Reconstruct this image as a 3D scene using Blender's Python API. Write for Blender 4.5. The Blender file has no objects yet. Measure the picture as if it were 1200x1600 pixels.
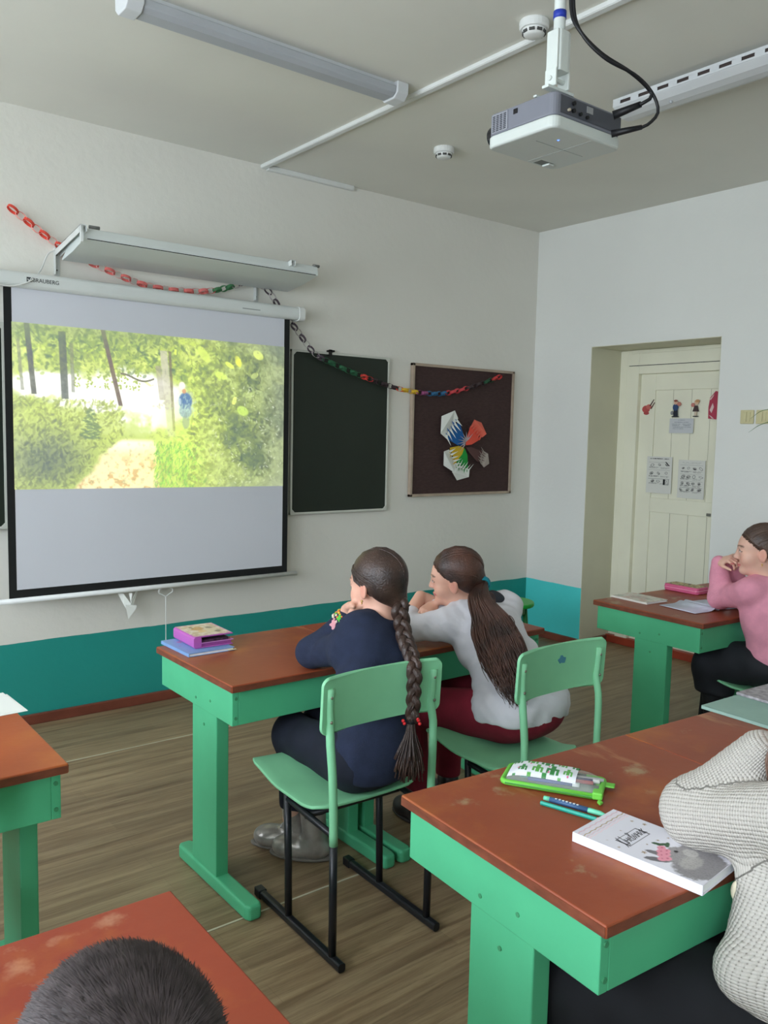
import bpy, bmesh, math, random
import numpy as np
from mathutils import Vector, Matrix
rnd = random.Random(7)
SC = bpy.context.scene
COL = SC.collection
PI = math.pi

# ------------------------------------------------------------------ camera, world, light, exposure
cam_d = bpy.data.cameras.new('camera'); cam = bpy.data.objects.new('camera', cam_d); COL.objects.link(cam)
SC.camera = cam
cam_d.sensor_fit = 'VERTICAL'; cam_d.sensor_height = 32.0; cam_d.lens = 1312.0 / 1600 * 32.0
cam_d.clip_start = 0.02; cam_d.clip_end = 100
_p, _y, _r = -0.0934, 0.6655, 0.0219
_f = Vector((math.sin(_y)*math.cos(_p), math.cos(_y)*math.cos(_p), math.sin(_p)))
_R0 = Vector((math.cos(_y), -math.sin(_y), 0)); _U0 = _R0.cross(_f)
_R = _R0*math.cos(_r) + _U0*math.sin(_r); _U = _U0*math.cos(_r) - _R0*math.sin(_r)
M = Matrix.Identity(4)
for i in range(3):
    M[i][0] = _R[i]; M[i][1] = _U[i]; M[i][2] = -_f[i]
M[2][3] = 1.5
cam.matrix_world = M

SC.view_settings.view_transform = 'Standard'
SC.view_settings.look = 'None'
SC.view_settings.gamma = 1.0
SC.view_settings.use_curve_mapping = False
SC.view_settings.exposure = 0.24

XL, XR, YB, YF, ZC = -1.45, 4.798, -3.0, 4.328, 3.0      # room limits
WINDOWS = [(2.45, 3.85), (0.35, 2.0), (-1.9, -0.2)]       # y ranges of the windows in the left wall
WZ = (0.95, 2.6)

wd = bpy.data.worlds.new('overcast_sky'); SC.world = wd; wd.use_nodes = True
_n = wd.node_tree.nodes; _l = wd.node_tree.links
_bg = _n['Background']
_tc = _n.new('ShaderNodeTexCoord'); _sp = _n.new('ShaderNodeSeparateXYZ'); _cr = _n.new('ShaderNodeValToRGB')
_l.new(_tc.outputs['Generated'], _sp.inputs[0]); _l.new(_sp.outputs['Z'], _cr.inputs[0]); _l.new(_cr.outputs[0], _bg.inputs[0])
_cr.color_ramp.elements[0].position = 0.0; _cr.color_ramp.elements[0].color = (0.74, 0.82, 0.90, 1)
_cr.color_ramp.elements[1].position = 0.25; _cr.color_ramp.elements[1].color = (0.88, 0.97, 1.09, 1)
_bg.inputs[1].default_value = 9.6
for (a, b) in WINDOWS:                                    # sky portals sit in the window openings
    ld = bpy.data.lights.new('window_daylight', 'AREA'); ld.shape = 'RECTANGLE'
    ld.size = WZ[1]-WZ[0]; ld.size_y = b-a; ld.cycles.is_portal = True
    lo = bpy.data.objects.new('window_daylight', ld); COL.objects.link(lo)
    lo.location = (XL-0.26, (a+b)/2, (WZ[0]+WZ[1])/2); lo.rotation_euler = (0, -PI/2, 0)

# ------------------------------------------------------------------ materials
def lin(c):
    return tuple(((x/255.0)/12.92 if x/255.0 <= 0.04045 else ((x/255.0+0.055)/1.055)**2.4) for x in c)
MATS = {}
def mat(name, rgb, rough=0.6, vary=0.06, scale=8.0, bump=0.0, bscale=60.0, metal=0.0, spec=0.4, stretch=(1, 1, 1), coat=0.0, col2=None, ramp=(0.35, 0.65), attr=None, emit=0.0, alpha=None, trans=0.0, sss=0.0):
    """procedural surface: two mottled tones from sRGB 0-255 colours, optional bump, optional colour attribute"""
    if name in MATS: return MATS[name]
    m = bpy.data.materials.new(name); m.use_nodes = True; MATS[name] = m
    nt = m.node_tree; N = nt.nodes; Lk = nt.links; b = N['Principled BSDF']
    b.inputs['Roughness'].default_value = rough; b.inputs['Metallic'].default_value = metal
    b.inputs['Specular IOR Level'].default_value = spec
    if coat: b.inputs['Coat Weight'].default_value = coat; b.inputs['Coat Roughness'].default_value = 0.25
    c1 = lin(rgb)
    tc = N.new('ShaderNodeTexCoord'); mp = N.new('ShaderNodeMapping'); Lk.new(tc.outputs['Object'], mp.inputs[0])
    mp.inputs['Scale'].default_value = stretch
    nz = N.new('ShaderNodeTexNoise'); nz.inputs['Scale'].default_value = scale; nz.inputs['Detail'].default_value = 5
    Lk.new(mp.outputs[0], nz.inputs['Vector'])
    cr = N.new('ShaderNodeValToRGB'); Lk.new(nz.outputs[0], cr.inputs[0])
    cr.color_ramp.elements[0].position = ramp[0]; cr.color_ramp.elements[1].position = ramp[1]
    if col2: a, c = c1, lin(col2)
    else: a, c = tuple(x*(1-vary) for x in c1), tuple(min(1, x*(1+vary)) for x in c1)
    cr.color_ramp.elements[0].color = (*a, 1); cr.color_ramp.elements[1].color = (*c, 1)
    if attr:
        at = N.new('ShaderNodeAttribute'); at.attribute_name = attr
        mx = N.new('ShaderNodeMix'); mx.data_type = 'RGBA'; mx.blend_type = 'MULTIPLY'; mx.inputs[0].default_value = 1
        g = tuple(x/max(c1) if max(c1) > 0 else 1 for x in c1)
        cr.color_ramp.elements[0].color = (1-vary, 1-vary, 1-vary, 1); cr.color_ramp.elements[1].color = (1, 1, 1, 1)
        Lk.new(cr.outputs[0], mx.inputs[6]); Lk.new(at.outputs['Color'], mx.inputs[7]); out = mx.outputs[2]
    else: out = cr.outputs[0]
    Lk.new(out, b.inputs['Base Color'])
    if emit:
        Lk.new(out, b.inputs['Emission Color']); b.inputs['Emission Strength'].default_value = emit
    if trans: b.inputs['Transmission Weight'].default_value = trans
    if alpha is not None: b.inputs['Alpha'].default_value = alpha
    if sss:
        b.inputs['Subsurface Weight'].default_value = sss; b.inputs['Subsurface Radius'].default_value = (0.012, 0.005, 0.003)
    if bump:
        n2 = N.new('ShaderNodeTexNoise'); n2.inputs['Scale'].default_value = bscale; n2.inputs['Detail'].default_value = 3
        Lk.new(mp.outputs[0], n2.inputs['Vector'])
        bp = N.new('ShaderNodeBump'); bp.inputs['Strength'].default_value = bump; bp.inputs['Distance'].default_value = 0.01
        Lk.new(n2.outputs[0], bp.inputs['Height']); Lk.new(bp.outputs[0], b.inputs['Normal'])
    return m

def desk_top_mat(name, rgb, rgb2, scuff):
    """glossy brown paint over board: mottled paint, worn pale scuffs, long scratches"""
    m = mat(name, rgb, rough=0.40, col2=rgb2, scale=3.0, bump=0.05, bscale=35, spec=0.32, ramp=(0.3, 0.7))
    N = m.node_tree.nodes; Lk = m.node_tree.links; b = N['Principled BSDF']
    src = b.inputs['Base Color'].links[0].from_socket
    tc = N.new('ShaderNodeTexCoord'); oi = N.new('ShaderNodeObjectInfo')
    ad = N.new('ShaderNodeVectorMath'); ad.operation = 'ADD'; cb = N.new('ShaderNodeVectorMath'); cb.operation = 'SCALE'; cb.inputs[0].default_value = (7, 5, 3)
    Lk.new(oi.outputs['Random'], cb.inputs['Scale']); Lk.new(tc.outputs['Object'], ad.inputs[0]); Lk.new(cb.outputs[0], ad.inputs[1])
    def layer(scale, lo, hi, colr, fac, detail=6, stretch=None):
        nonlocal src
        v = ad.outputs[0]
        if stretch:
            mp = N.new('ShaderNodeMapping'); mp.inputs['Scale'].default_value = stretch; mp.inputs['Rotation'].default_value = (0, 0, 0.5); Lk.new(v, mp.inputs[0]); v = mp.outputs[0]
        nz = N.new('ShaderNodeTexNoise'); nz.inputs['Scale'].default_value = scale; nz.inputs['Detail'].default_value = detail; nz.inputs['Roughness'].default_value = 0.6
        Lk.new(v, nz.inputs['Vector'])
        cr = N.new('ShaderNodeValToRGB'); cr.color_ramp.elements[0].position = lo; cr.color_ramp.elements[1].position = hi
        cr.color_ramp.elements[1].color = (fac, fac, fac, 1); Lk.new(nz.outputs[0], cr.inputs[0])
        mx = N.new('ShaderNodeMix'); mx.data_type = 'RGBA'; Lk.new(cr.outputs[0], mx.inputs[0]); Lk.new(src, mx.inputs[6]); mx.inputs[7].default_value = (*lin(colr), 1)
        src = mx.outputs[2]
    layer(5.0, 0.60, 0.66, scuff, 0.70)
    layer(2.6, 0.53, 0.70, (184, 112, 50), 0.6)
    layer(7.0, 0.62, 0.68, (190, 146, 104), 0.45, stretch=(1, 0.28, 1))
    Lk.new(src, b.inputs['Base Color'])
    return m

def floor_mat():
    m = bpy.data.materials.new('wood_pattern_linoleum'); m.use_nodes = True
    N = m.node_tree.nodes; Lk = m.node_tree.links; b = N['Principled BSDF']
    tc = N.new('ShaderNodeTexCoord')
    def noise(scale, st, detail=6, rough=0.6, dist=0.0):
        mp = N.new('ShaderNodeMapping'); mp.inputs['Scale'].default_value = st; Lk.new(tc.outputs['Object'], mp.inputs[0])
        nz = N.new('ShaderNodeTexNoise'); nz.inputs['Scale'].default_value = scale; nz.inputs['Detail'].default_value = detail
        nz.inputs['Roughness'].default_value = rough; nz.inputs['Distortion'].default_value = dist; Lk.new(mp.outputs[0], nz.inputs['Vector']); return nz.outputs[0]
    def mixc(fac, a, bb, blend='MIX'):
        mx = N.new('ShaderNodeMix'); mx.data_type = 'RGBA'; mx.blend_type = blend
        for s, v in ((0, fac), (6, a), (7, bb)):
            if isinstance(v, (tuple, float)): mx.inputs[s].default_value = v
            else: Lk.new(v, mx.inputs[s])
        return mx.outputs[2]
    def ramp(src, lo, hi, c0=(0, 0, 0, 1), c1=(1, 1, 1, 1)):
        cr = N.new('ShaderNodeValToRGB'); cr.color_ramp.elements[0].position = lo; cr.color_ramp.elements[1].position = hi
        cr.color_ramp.elements[0].color = c0; cr.color_ramp.elements[1].color = c1; Lk.new(src, cr.inputs[0]); return cr.outputs[0]
    base = ramp(noise(1.0, (1.6, 26, 1), 7, 0.62, 0.6), 0.34, 0.66, (*lin((120, 98, 73)), 1), (*lin((160, 139, 108)), 1))
    pores = ramp(noise(1.0, (7, 150, 1), 4, 0.7, 0.3), 0.50, 0.68)
    src = mixc(pores, base, (*lin((98, 82, 60)), 1))
    m2 = N.new('ShaderNodeMix'); m2.data_type = 'RGBA'; m2.inputs[0].default_value = 0.45; Lk.new(base, m2.inputs[6]); Lk.new(src, m2.inputs[7]); src = m2.outputs[2]
    # plank pattern: strips running along the front wall, each with its own tone
    bk = N.new('ShaderNodeTexBrick'); mp = N.new('ShaderNodeMapping'); Lk.new(tc.outputs['Object'], mp.inputs[0]); Lk.new(mp.outputs[0], bk.inputs['Vector'])
    bk.inputs['Scale'].default_value = 1.0; bk.inputs['Brick Width'].default_value = 1.1; bk.inputs['Row Height'].default_value = 0.085
    bk.inputs['Mortar Size'].default_value = 0.0012; bk.inputs['Color1'].default_value = (0.90, 0.90, 0.90, 1); bk.inputs['Color2'].default_value = (1.1, 1.1, 1.08, 1); bk.inputs['Mortar'].default_value = (0.92, 0.92, 0.9, 1)
    src = mixc(1.0, src, bk.outputs['Color'], 'MULTIPLY')
    Lk.new(src, b.inputs['Base Color']); b.inputs['Roughness'].default_value = 0.42; b.inputs['Specular IOR Level'].default_value = 0.35
    bp = N.new('ShaderNodeBump'); bp.inputs['Strength'].default_value = 0.06; Lk.new(noise(1.0, (7, 150, 1)), bp.inputs['Height']); Lk.new(bp.outputs[0], b.inputs['Normal'])
    return m

def wall_mat(name, upper, lower, zline=0.424):
    """whitewash above a painted dado, the dado's edge slightly uneven"""
    m = bpy.data.materials.new(name); m.use_nodes = True
    N = m.node_tree.nodes; Lk = m.node_tree.links; b = N['Principled BSDF']
    tc = N.new('ShaderNodeTexCoord'); sp = N.new('ShaderNodeSeparateXYZ'); Lk.new(tc.outputs['Object'], sp.inputs[0])
    nz = N.new('ShaderNodeTexNoise'); nz.inputs['Scale'].default_value = 5; nz.inputs['Detail'].default_value = 4; Lk.new(tc.outputs['Object'], nz.inputs['Vector'])
    m1 = N.new('ShaderNodeMath'); m1.operation = 'MULTIPLY_ADD'; m1.inputs[1].default_value = 0.014; Lk.new(nz.outputs[0], m1.inputs[0]); Lk.new(sp.outputs['Z'], m1.inputs[2])
    gt = N.new('ShaderNodeMath'); gt.operation = 'GREATER_THAN'; gt.inputs[1].default_value = zline+0.007; Lk.new(m1.outputs[0], gt.inputs[0])
    big = N.new('ShaderNodeTexNoise'); big.inputs['Scale'].default_value = 1.3; big.inputs['Detail'].default_value = 6; Lk.new(tc.outputs['Object'], big.inputs['Vector'])
    def tone(rgb, v):
        cr = N.new('ShaderNodeValToRGB'); cr.color_ramp.elements[0].position = 0.3; cr.color_ramp.elements[1].position = 0.7
        c = lin(rgb); cr.color_ramp.elements[0].color = (*[x*(1-v) for x in c], 1); cr.color_ramp.elements[1].color = (*[min(1, x*(1+v)) for x in c], 1)
        Lk.new(big.outputs[0], cr.inputs[0]); return cr.outputs[0]
    mx = N.new('ShaderNodeMix'); mx.data_type = 'RGBA'; Lk.new(gt.outputs[0], mx.inputs[0]); Lk.new(tone(lower, 0.07), mx.inputs[6]); Lk.new(tone(upper, 0.025), mx.inputs[7])
    Lk.new(mx.outputs[2], b.inputs['Base Color'])
    rg = N.new('ShaderNodeMapRange'); rg.inputs[3].default_value = 0.45; rg.inputs[4].default_value = 0.9; Lk.new(gt.outputs[0], rg.inputs[0]); Lk.new(rg.outputs[0], b.inputs['Roughness'])
    n2 = N.new('ShaderNodeTexNoise'); n2.inputs['Scale'].default_value = 22; n2.inputs['Detail'].default_value = 5; Lk.new(tc.outputs['Object'], n2.inputs['Vector'])
    bp = N.new('ShaderNodeBump'); bp.inputs['Strength'].default_value = 0.12; bp.inputs['Distance'].default_value = 0.02; Lk.new(n2.outputs[0], bp.inputs['Height']); Lk.new(bp.outputs[0], b.inputs['Normal'])
    return m

# ------------------------------------------------------------------ mesh helpers
class MB:
    def __init__(s): s.v = []; s.f = []; s.c = []; s.cur = (1, 1, 1)
    def add(s, vs, fs):
        n = len(s.v); s.v += [tuple(v) for v in vs]; s.f += [tuple(i+n for i in f) for f in fs]; s.c += [s.cur]*len(vs); return s
    def col(s, rgb): s.cur = lin(rgb); return s
    def box(s, lo, hi, M=None):
        x0, y0, z0 = lo; x1, y1, z1 = hi
        vs = [Vector(p) for p in ((x0,y0,z0),(x1,y0,z0),(x1,y1,z0),(x0,y1,z0),(x0,y0,z1),(x1,y0,z1),(x1,y1,z1),(x0,y1,z1))]
        if M is not None: vs = [M @ v for v in vs]
        return s.add(vs, [(0,3,2,1),(4,5,6,7),(0,1,5,4),(1,2,6,5),(2,3,7,6),(3,0,4,7)])
    def tube(s, pts, r, n=8, cap=True, flat=None):
        """tube through points; r number or list; flat=(a,b) scales the two section axes"""
        P = [Vector(p) for p in pts]; m = len(P); R = r if isinstance(r, (list, tuple)) else [r]*m
        fa, fb = flat or (1, 1); vs = []; up = None
        for i in range(m):
            t = (P[min(i+1, m-1)]-P[max(i-1, 0)])
            t = t.normalized() if t.length > 1e-9 else Vector((0, 0, 1))
            if up is None:
                up = Vector((0, 0, 1)) if abs(t.z) < 0.9 else Vector((0, 1, 0))
            a = t.cross(up); a = a.normalized() if a.length > 1e-6 else Vector((1, 0, 0)); b = a.cross(t).normalized(); up = b
            for k in range(n):
                th = 2*PI*k/n; vs.append(P[i]+a*(math.cos(th)*R[i]*fa)+b*(math.sin(th)*R[i]*fb))
        fs = [(i*n+k, i*n+(k+1) % n, (i+1)*n+(k+1) % n, (i+1)*n+k) for i in range(m-1) for k in range(n)]
        if cap: fs += [tuple(reversed(range(n))), tuple(range((m-1)*n, m*n))]
        return s.add(vs, fs)
    def prism(s, poly, h, fn):
        """extrude a 2-D polygon (a,b) from c=h[0] to c=h[1]; fn maps (a,b,c) to xyz"""
        n = len(poly)
        vs = [fn(a, b, h[0]) for a, b in poly]+[fn(a, b, h[1]) for a, b in poly]
        return s.add(vs, [tuple(reversed(range(n))), tuple(range(n, 2*n))]+[(i, (i+1) % n, n+(i+1) % n, n+i) for i in range(n)])
    def ball(s, c, r, n=10, m=7, M=None):
        c = Vector(c); r = (r, r, r) if isinstance(r, (int, float)) else r; vs = []
        for i in range(m+1):
            ph = PI*i/m
            for k in range(n):
                th = 2*PI*k/n; v = Vector((r[0]*math.sin(ph)*math.cos(th), r[1]*math.sin(ph)*math.sin(th), r[2]*math.cos(ph)))
                vs.append(c+(M @ v if M is not None else v))
        return s.add(vs, [(i*n+k, (i+1)*n+k, (i+1)*n+(k+1) % n, i*n+(k+1) % n) for i in range(m) for k in range(n)])
    def quad(s, *p): return s.add(p, [tuple(range(len(p)))])
    def build(s, name, m, parent=None, smooth=False, bevel=0.0, seg=2, color=False, loc=None, sub=0):
        me = bpy.data.meshes.new(name); me.from_pydata(s.v, [], s.f); me.update()
        bm = bmesh.new(); bm.from_mesh(me); bmesh.ops.remove_doubles(bm, verts=bm.verts, dist=1e-6) if smooth and not color else None
        bmesh.ops.recalc_face_normals(bm, faces=bm.faces); bm.to_mesh(me); bm.free()
        if color:
            ca = me.color_attributes.new('col', 'FLOAT_COLOR', 'POINT')
            ca.data.foreach_set('color', np.array([(*c, 1) for c in s.c], dtype=np.float32).ravel())
        o = bpy.data.objects.new(name, me); COL.objects.link(o)
        if isinstance(m, (list, tuple)):
            for x in m: me.materials.append(x)
        else: me.materials.append(m)
        if smooth: me.polygons.foreach_set('use_smooth', [True]*len(me.polygons))
        if bevel:
            b = o.modifiers.new('bevel', 'BEVEL'); b.width = bevel; b.segments = seg; b.limit_method = 'ANGLE'; b.angle_limit = 0.6
        if sub:
            b = o.modifiers.new('sub', 'SUBSURF'); b.levels = sub; b.render_levels = sub
        if parent: o.parent = parent
        if loc: o.location = loc
        return o
def tag(o, label=None, cat=None, group=None, kind=None):
    if label: o['label'] = label
    if cat: o['category'] = cat
    if group: o['group'] = group
    if kind: o['kind'] = kind
    return o
def thing(name, label, cat, loc=(0, 0, 0), rz=0.0, group=None):
    o = bpy.data.objects.new(name, None); COL.objects.link(o); o.location = loc; o.rotation_euler = (0, 0, rz); o.empty_display_size = 0.1
    return tag(o, label, cat, group)
def copy_tree(o, parent=None):
    c = o.copy(); COL.objects.link(c)
    if parent is not None: c.parent = parent
    for ch in list(o.children): copy_tree(ch, c)
    return c
def arc(cx, cy, r, a0, a1, n=5):
    return [(cx+r*math.cos(a0+(a1-a0)*i/n), cy+r*math.sin(a0+(a1-a0)*i/n)) for i in range(n+1)]
def rrect(x0, y0, x1, y1, r, n=4):
    return arc(x1-r, y0+r, r, -PI/2, 0, n)+arc(x1-r, y1-r, r, 0, PI/2, n)+arc(x0+r, y1-r, r, PI/2, PI, n)+arc(x0+r, y0+r, r, PI, 1.5*PI, n)
def grid_panel(name, img, fn, m, parent, double=False):
    """a sheet whose vertices carry a numpy picture (rows top to bottom) as a colour attribute; fn(u,v)->xyz"""
    H, W = img.shape[:2]
    u, v = np.meshgrid(np.linspace(0, 1, W), np.linspace(1, 0, H))
    co = np.array(fn(u.ravel(), v.ravel())).T
    me = bpy.data.meshes.new(name); me.vertices.add(W*H); me.vertices.foreach_set('co', co.astype(np.float32).ravel())
    i = np.arange((W-1)*(H-1)); r, c = i//(W-1), i % (W-1); a = r*W+c
    q = np.stack([a, a+W, a+W+1, a+1], 1)
    me.loops.add(q.size); me.polygons.add(len(q)); me.loops.foreach_set('vertex_index', q.ravel().astype(np.int32))
    me.polygons.foreach_set('loop_start', (np.arange(len(q))*4).astype(np.int32)); me.update(calc_edges=True); me.validate()
    ca = me.color_attributes.new('col', 'FLOAT_COLOR', 'POINT')
    ca.data.foreach_set('color', np.concatenate([img.reshape(-1, 3), np.ones((W*H, 1))], 1).astype(np.float32).ravel())
    me.materials.append(m); me.polygons.foreach_set('use_smooth', [True]*len(me.polygons))
    o = bpy.data.objects.new(name, me); COL.objects.link(o)
    if parent: o.parent = parent
    return o
def text_obj(name, s, size, m, M, parent, depth=0.0006, shear=0.0, sx=1.0):
    cu = bpy.data.curves.new(name, 'FONT'); cu.body = s; cu.size = size; cu.extrude = depth; cu.shear = shear; cu.align_x = 'CENTER'; cu.align_y = 'CENTER'
    t = bpy.data.objects.new(name, cu); COL.objects.link(t)
    dg = bpy.context.evaluated_depsgraph_get(); me = bpy.data.meshes.new_from_object(t.evaluated_get(dg))
    COL.objects.unlink(t); bpy.data.objects.remove(t)
    me.transform(M @ Matrix.Diagonal((sx, 1, 1, 1))); me.materials.clear(); me.materials.append(m)
    o = bpy.data.objects.new(name, me); COL.objects.link(o); o.parent = parent
    return o
# ------------------------------------------------------------------ the room
M_floor = floor_mat()
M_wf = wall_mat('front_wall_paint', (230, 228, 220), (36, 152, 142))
M_wr = wall_mat('right_wall_paint', (232, 233, 229), (84, 222, 220))  # same teal dado, lightened in colour to stand in for light this wall lacks
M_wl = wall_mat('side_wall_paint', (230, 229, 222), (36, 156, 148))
M_ceil = mat('ceiling_whitewash', (228, 227, 218), 0.95, vary=0.03, scale=1.2, bump=0.1, bscale=15)
M_niche = mat('niche_oil_paint', (214, 212, 190), 0.5, vary=0.04, scale=2.0, bump=0.15, bscale=12)
M_red = mat('red_brown_floor_paint', (122, 66, 50), 0.45, vary=0.15, scale=6)
M_redb = mat('bright_red_brown_paint', (158, 62, 40), 0.45, vary=0.12, scale=6)
M_door = mat('cream_door_paint', (240, 238, 218), 0.45, vary=0.03, scale=3, bump=0.08, bscale=10)
M_white = mat('white_plastic', (226, 228, 226), 0.45, vary=0.02)
M_whitemetal = mat('white_enamel_metal', (218, 222, 220), 0.35, vary=0.02)
M_dark = mat('dark_gap', (30, 28, 26), 0.7)
def struct(o): o['kind'] = 'structure'; return o

T = 0.3
struct(MB().box((XL-T, YB-T, -0.2), (XR+1.2, YF+T, 0)).build('floor', M_floor))
struct(MB().box((XL-T, YB-T, ZC), (XR+1.2, YF+T, ZC+0.2)).build('ceiling', M_ceil))
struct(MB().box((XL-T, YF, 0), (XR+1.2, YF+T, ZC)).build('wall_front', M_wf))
struct(MB().box((XL-T, YB-T, 0), (XR+1.2, YB, ZC)).build('wall_back', M_wl))
# left wall with three window openings
b = MB(); ys = [YB]+[v for w in sorted(WINDOWS) for v in w]+[YF]
for i in range(0, len(ys), 2): b.box((XL-T, ys[i], 0), (XL, ys[i+1], ZC))
for (a, c) in WINDOWS: b.box((XL-T, a, 0), (XL, c, WZ[0])); b.box((XL-T, a, WZ[1]), (XL, c, ZC))
struct(b.build('wall_left', M_wl))
for i, (a, c) in enumerate(WINDOWS):
    w = MB(); x0, x1 = XL-0.22, XL-0.16; m = (a+c)/2
    for (y0, y1, z0, z1) in ((a, a+.05, *WZ), (c-.05, c, *WZ), (a, c, WZ[0], WZ[0]+.05), (a, c, WZ[1]-.05, WZ[1]), (m-.035, m+.035, *WZ), (a, c, 2.1, 2.15)):
        w.box((x0, y0, z0), (x1, y1, z1))
    w.box((XL-0.16, a-0.03, WZ[0]-0.03), (XL+0.12, c+0.03, WZ[0]))
    struct(w.build('window_%d' % (i+1), M_door, bevel=0.004))
# right wall around the door niche
NY0, NY1, NZ, NX = 2.825, 3.803, 2.133, 5.13
b = MB()
b.box((XR, NY1, 0), (XR+1.2, YF, ZC)); b.box((XR, YB, 0), (XR+1.2, NY0, ZC)); b.box((XR, NY0, NZ), (XR+1.2, NY1, ZC))
b.box((NX+0.10, NY0, 0), (XR+1.2, NY1, NZ))
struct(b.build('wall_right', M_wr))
n = MB(); e = 0.004      # lining of the niche, painted differently from the wall
n.box((XR+0.001, NY1-e, 0.0), (NX+0.1, NY1, NZ)); n.box((XR+0.001, NY0, 0.0), (NX+0.1, NY0+e, NZ)); n.box((XR+0.001, NY0, NZ-e), (NX+0.1, NY1, NZ))
struct(n.build('trim_1', M_niche))
# door frame, leaf
fr = MB()
fr.box((NX-0.03, 3.62, 0.0), (NX+0.09, 3.72, 2.10)); fr.box((NX-0.03, NY0+e, 0.0), (NX+0.09, 2.90, 2.10)); fr.box((NX-0.03, 2.90, 1.955), (NX+0.09, 3.62, 2.10))
fr.box((NX+0.0, 3.715, 0.0), (NX+0.09, NY1-e, 2.125)); fr.box((NX+0.005, NY0+e, 2.09), (NX+0.09, NY1-e, 2.128))
fo = struct(fr.build('trim_2', M_door, bevel=0.004))
gap = MB().box((NX-0.0335, NY0+0.01, 2.012), (NX-0.029, 3.70, 2.016))
gap.build('crack', M_dark, fo)
dr = MB(); DX = NX+0.015
dr.box((DX, 2.90, 0.03), (DX+0.04, 3.62, 1.955))
dr.box((DX-0.012, 3.50, 0.03), (DX, 3.62, 1.955)); dr.box((DX-0.012, 2.90, 1.84), (DX, 3.50, 1.955)); dr.box((DX-0.012, 2.90, 0.99), (DX, 3.50, 1.09)); dr.box((DX-0.012, 2.90, 0.03), (DX, 3.50, 0.18))
door = struct(dr.build('door_1', M_door, bevel=0.004))
pl = MB()
for y in (3.06, 3.20, 3.34): pl.box((DX-0.0015, y, 0.18), (DX+0.001, y+0.003, 0.99)); pl.box((DX-0.0015, y+.02, 1.09), (DX+0.001, y+0.022, 1.84))
pl.build('plank_grooves', mat('groove_shadow_paint', (176, 172, 150), 0.6), door)
MB().box((DX-0.05, 2.93, 1.0), (DX-0.012, 2.96, 1.03)).box((DX-0.05, 2.93, 1.0), (DX-0.04, 3.04, 1.02)).build('door_handle', mat('worn_steel', (150, 150, 145), 0.35, metal=0.9), door, bevel=0.004)
struct(MB().box((NX-0.04, NY0+0.005, 0.0), (NX+0.02, NY1-0.006, 0.055)).build('trim_3', M_redb, bevel=0.005))   # painted threshold
# baseboards
struct(MB().box((XL, YF-0.022, 0), (XR-0.02, YF, 0.052)).build('baseboard_front', M_red, bevel=0.004))
struct(MB().box((XR-0.022, NY1, 0), (XR, YF-0.02, 0.052)).box((XR-0.0, NY1-0.024, 0), (NX-0.04, NY1-0.004, 0.05)).box((XR-0.022, YB, 0), (XR, NY0, 0.052)).build('baseboard_right', M_redb if False else M_red, bevel=0.004))
struct(MB().box((XL, YB, 0), (XL+0.022, YF-0.022, 0.052)).build('baseboard_left', M_red, bevel=0.004))
# linoleum seams (pale weld lines)
M_seam = mat('pale_weld_line', (196, 190, 165), 0.5)
struct(MB().box((XL, 3.728, 0.0003), (XR, 3.735, 0.0022)).build('trim_4', M_seam))
struct(MB().box((XL, 2.185, 0.0003), (XR, 2.192, 0.0022)).build('trim_5', M_seam))
# pipe boxing / cable trunking on the ceiling
def duct(label, lo, hi, wm):
    o = thing('cable_duct', label, 'cable duct', (lo[0], lo[1], lo[2]))
    k = MB().box((0, 0, 0), tuple(h-l for l, h in zip(lo, hi))).build('duct', wm, o, bevel=0.003)
    a = MB()
    if hi[1]-lo[1] > 0.2: a.box((0.004, 0, -0.002), (hi[0]-lo[0]-0.004, hi[1]-lo[1], 0.0))
    else: a.box((0, 0.004, -0.002), (hi[0]-lo[0], hi[1]-lo[1]-0.004, 0.0))
    a.build('cover', wm, o); return o
duct('long white plastic cable duct running across the ceiling to the screen wall', (2.452, 0.2, 2.982), (2.487, 4.326, 3.0), M_white)
duct('short white cable duct stub along the top edge of the screen wall', (2.49, 4.298, 2.975), (3.09, 4.328, 3.0), M_white)
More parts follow.
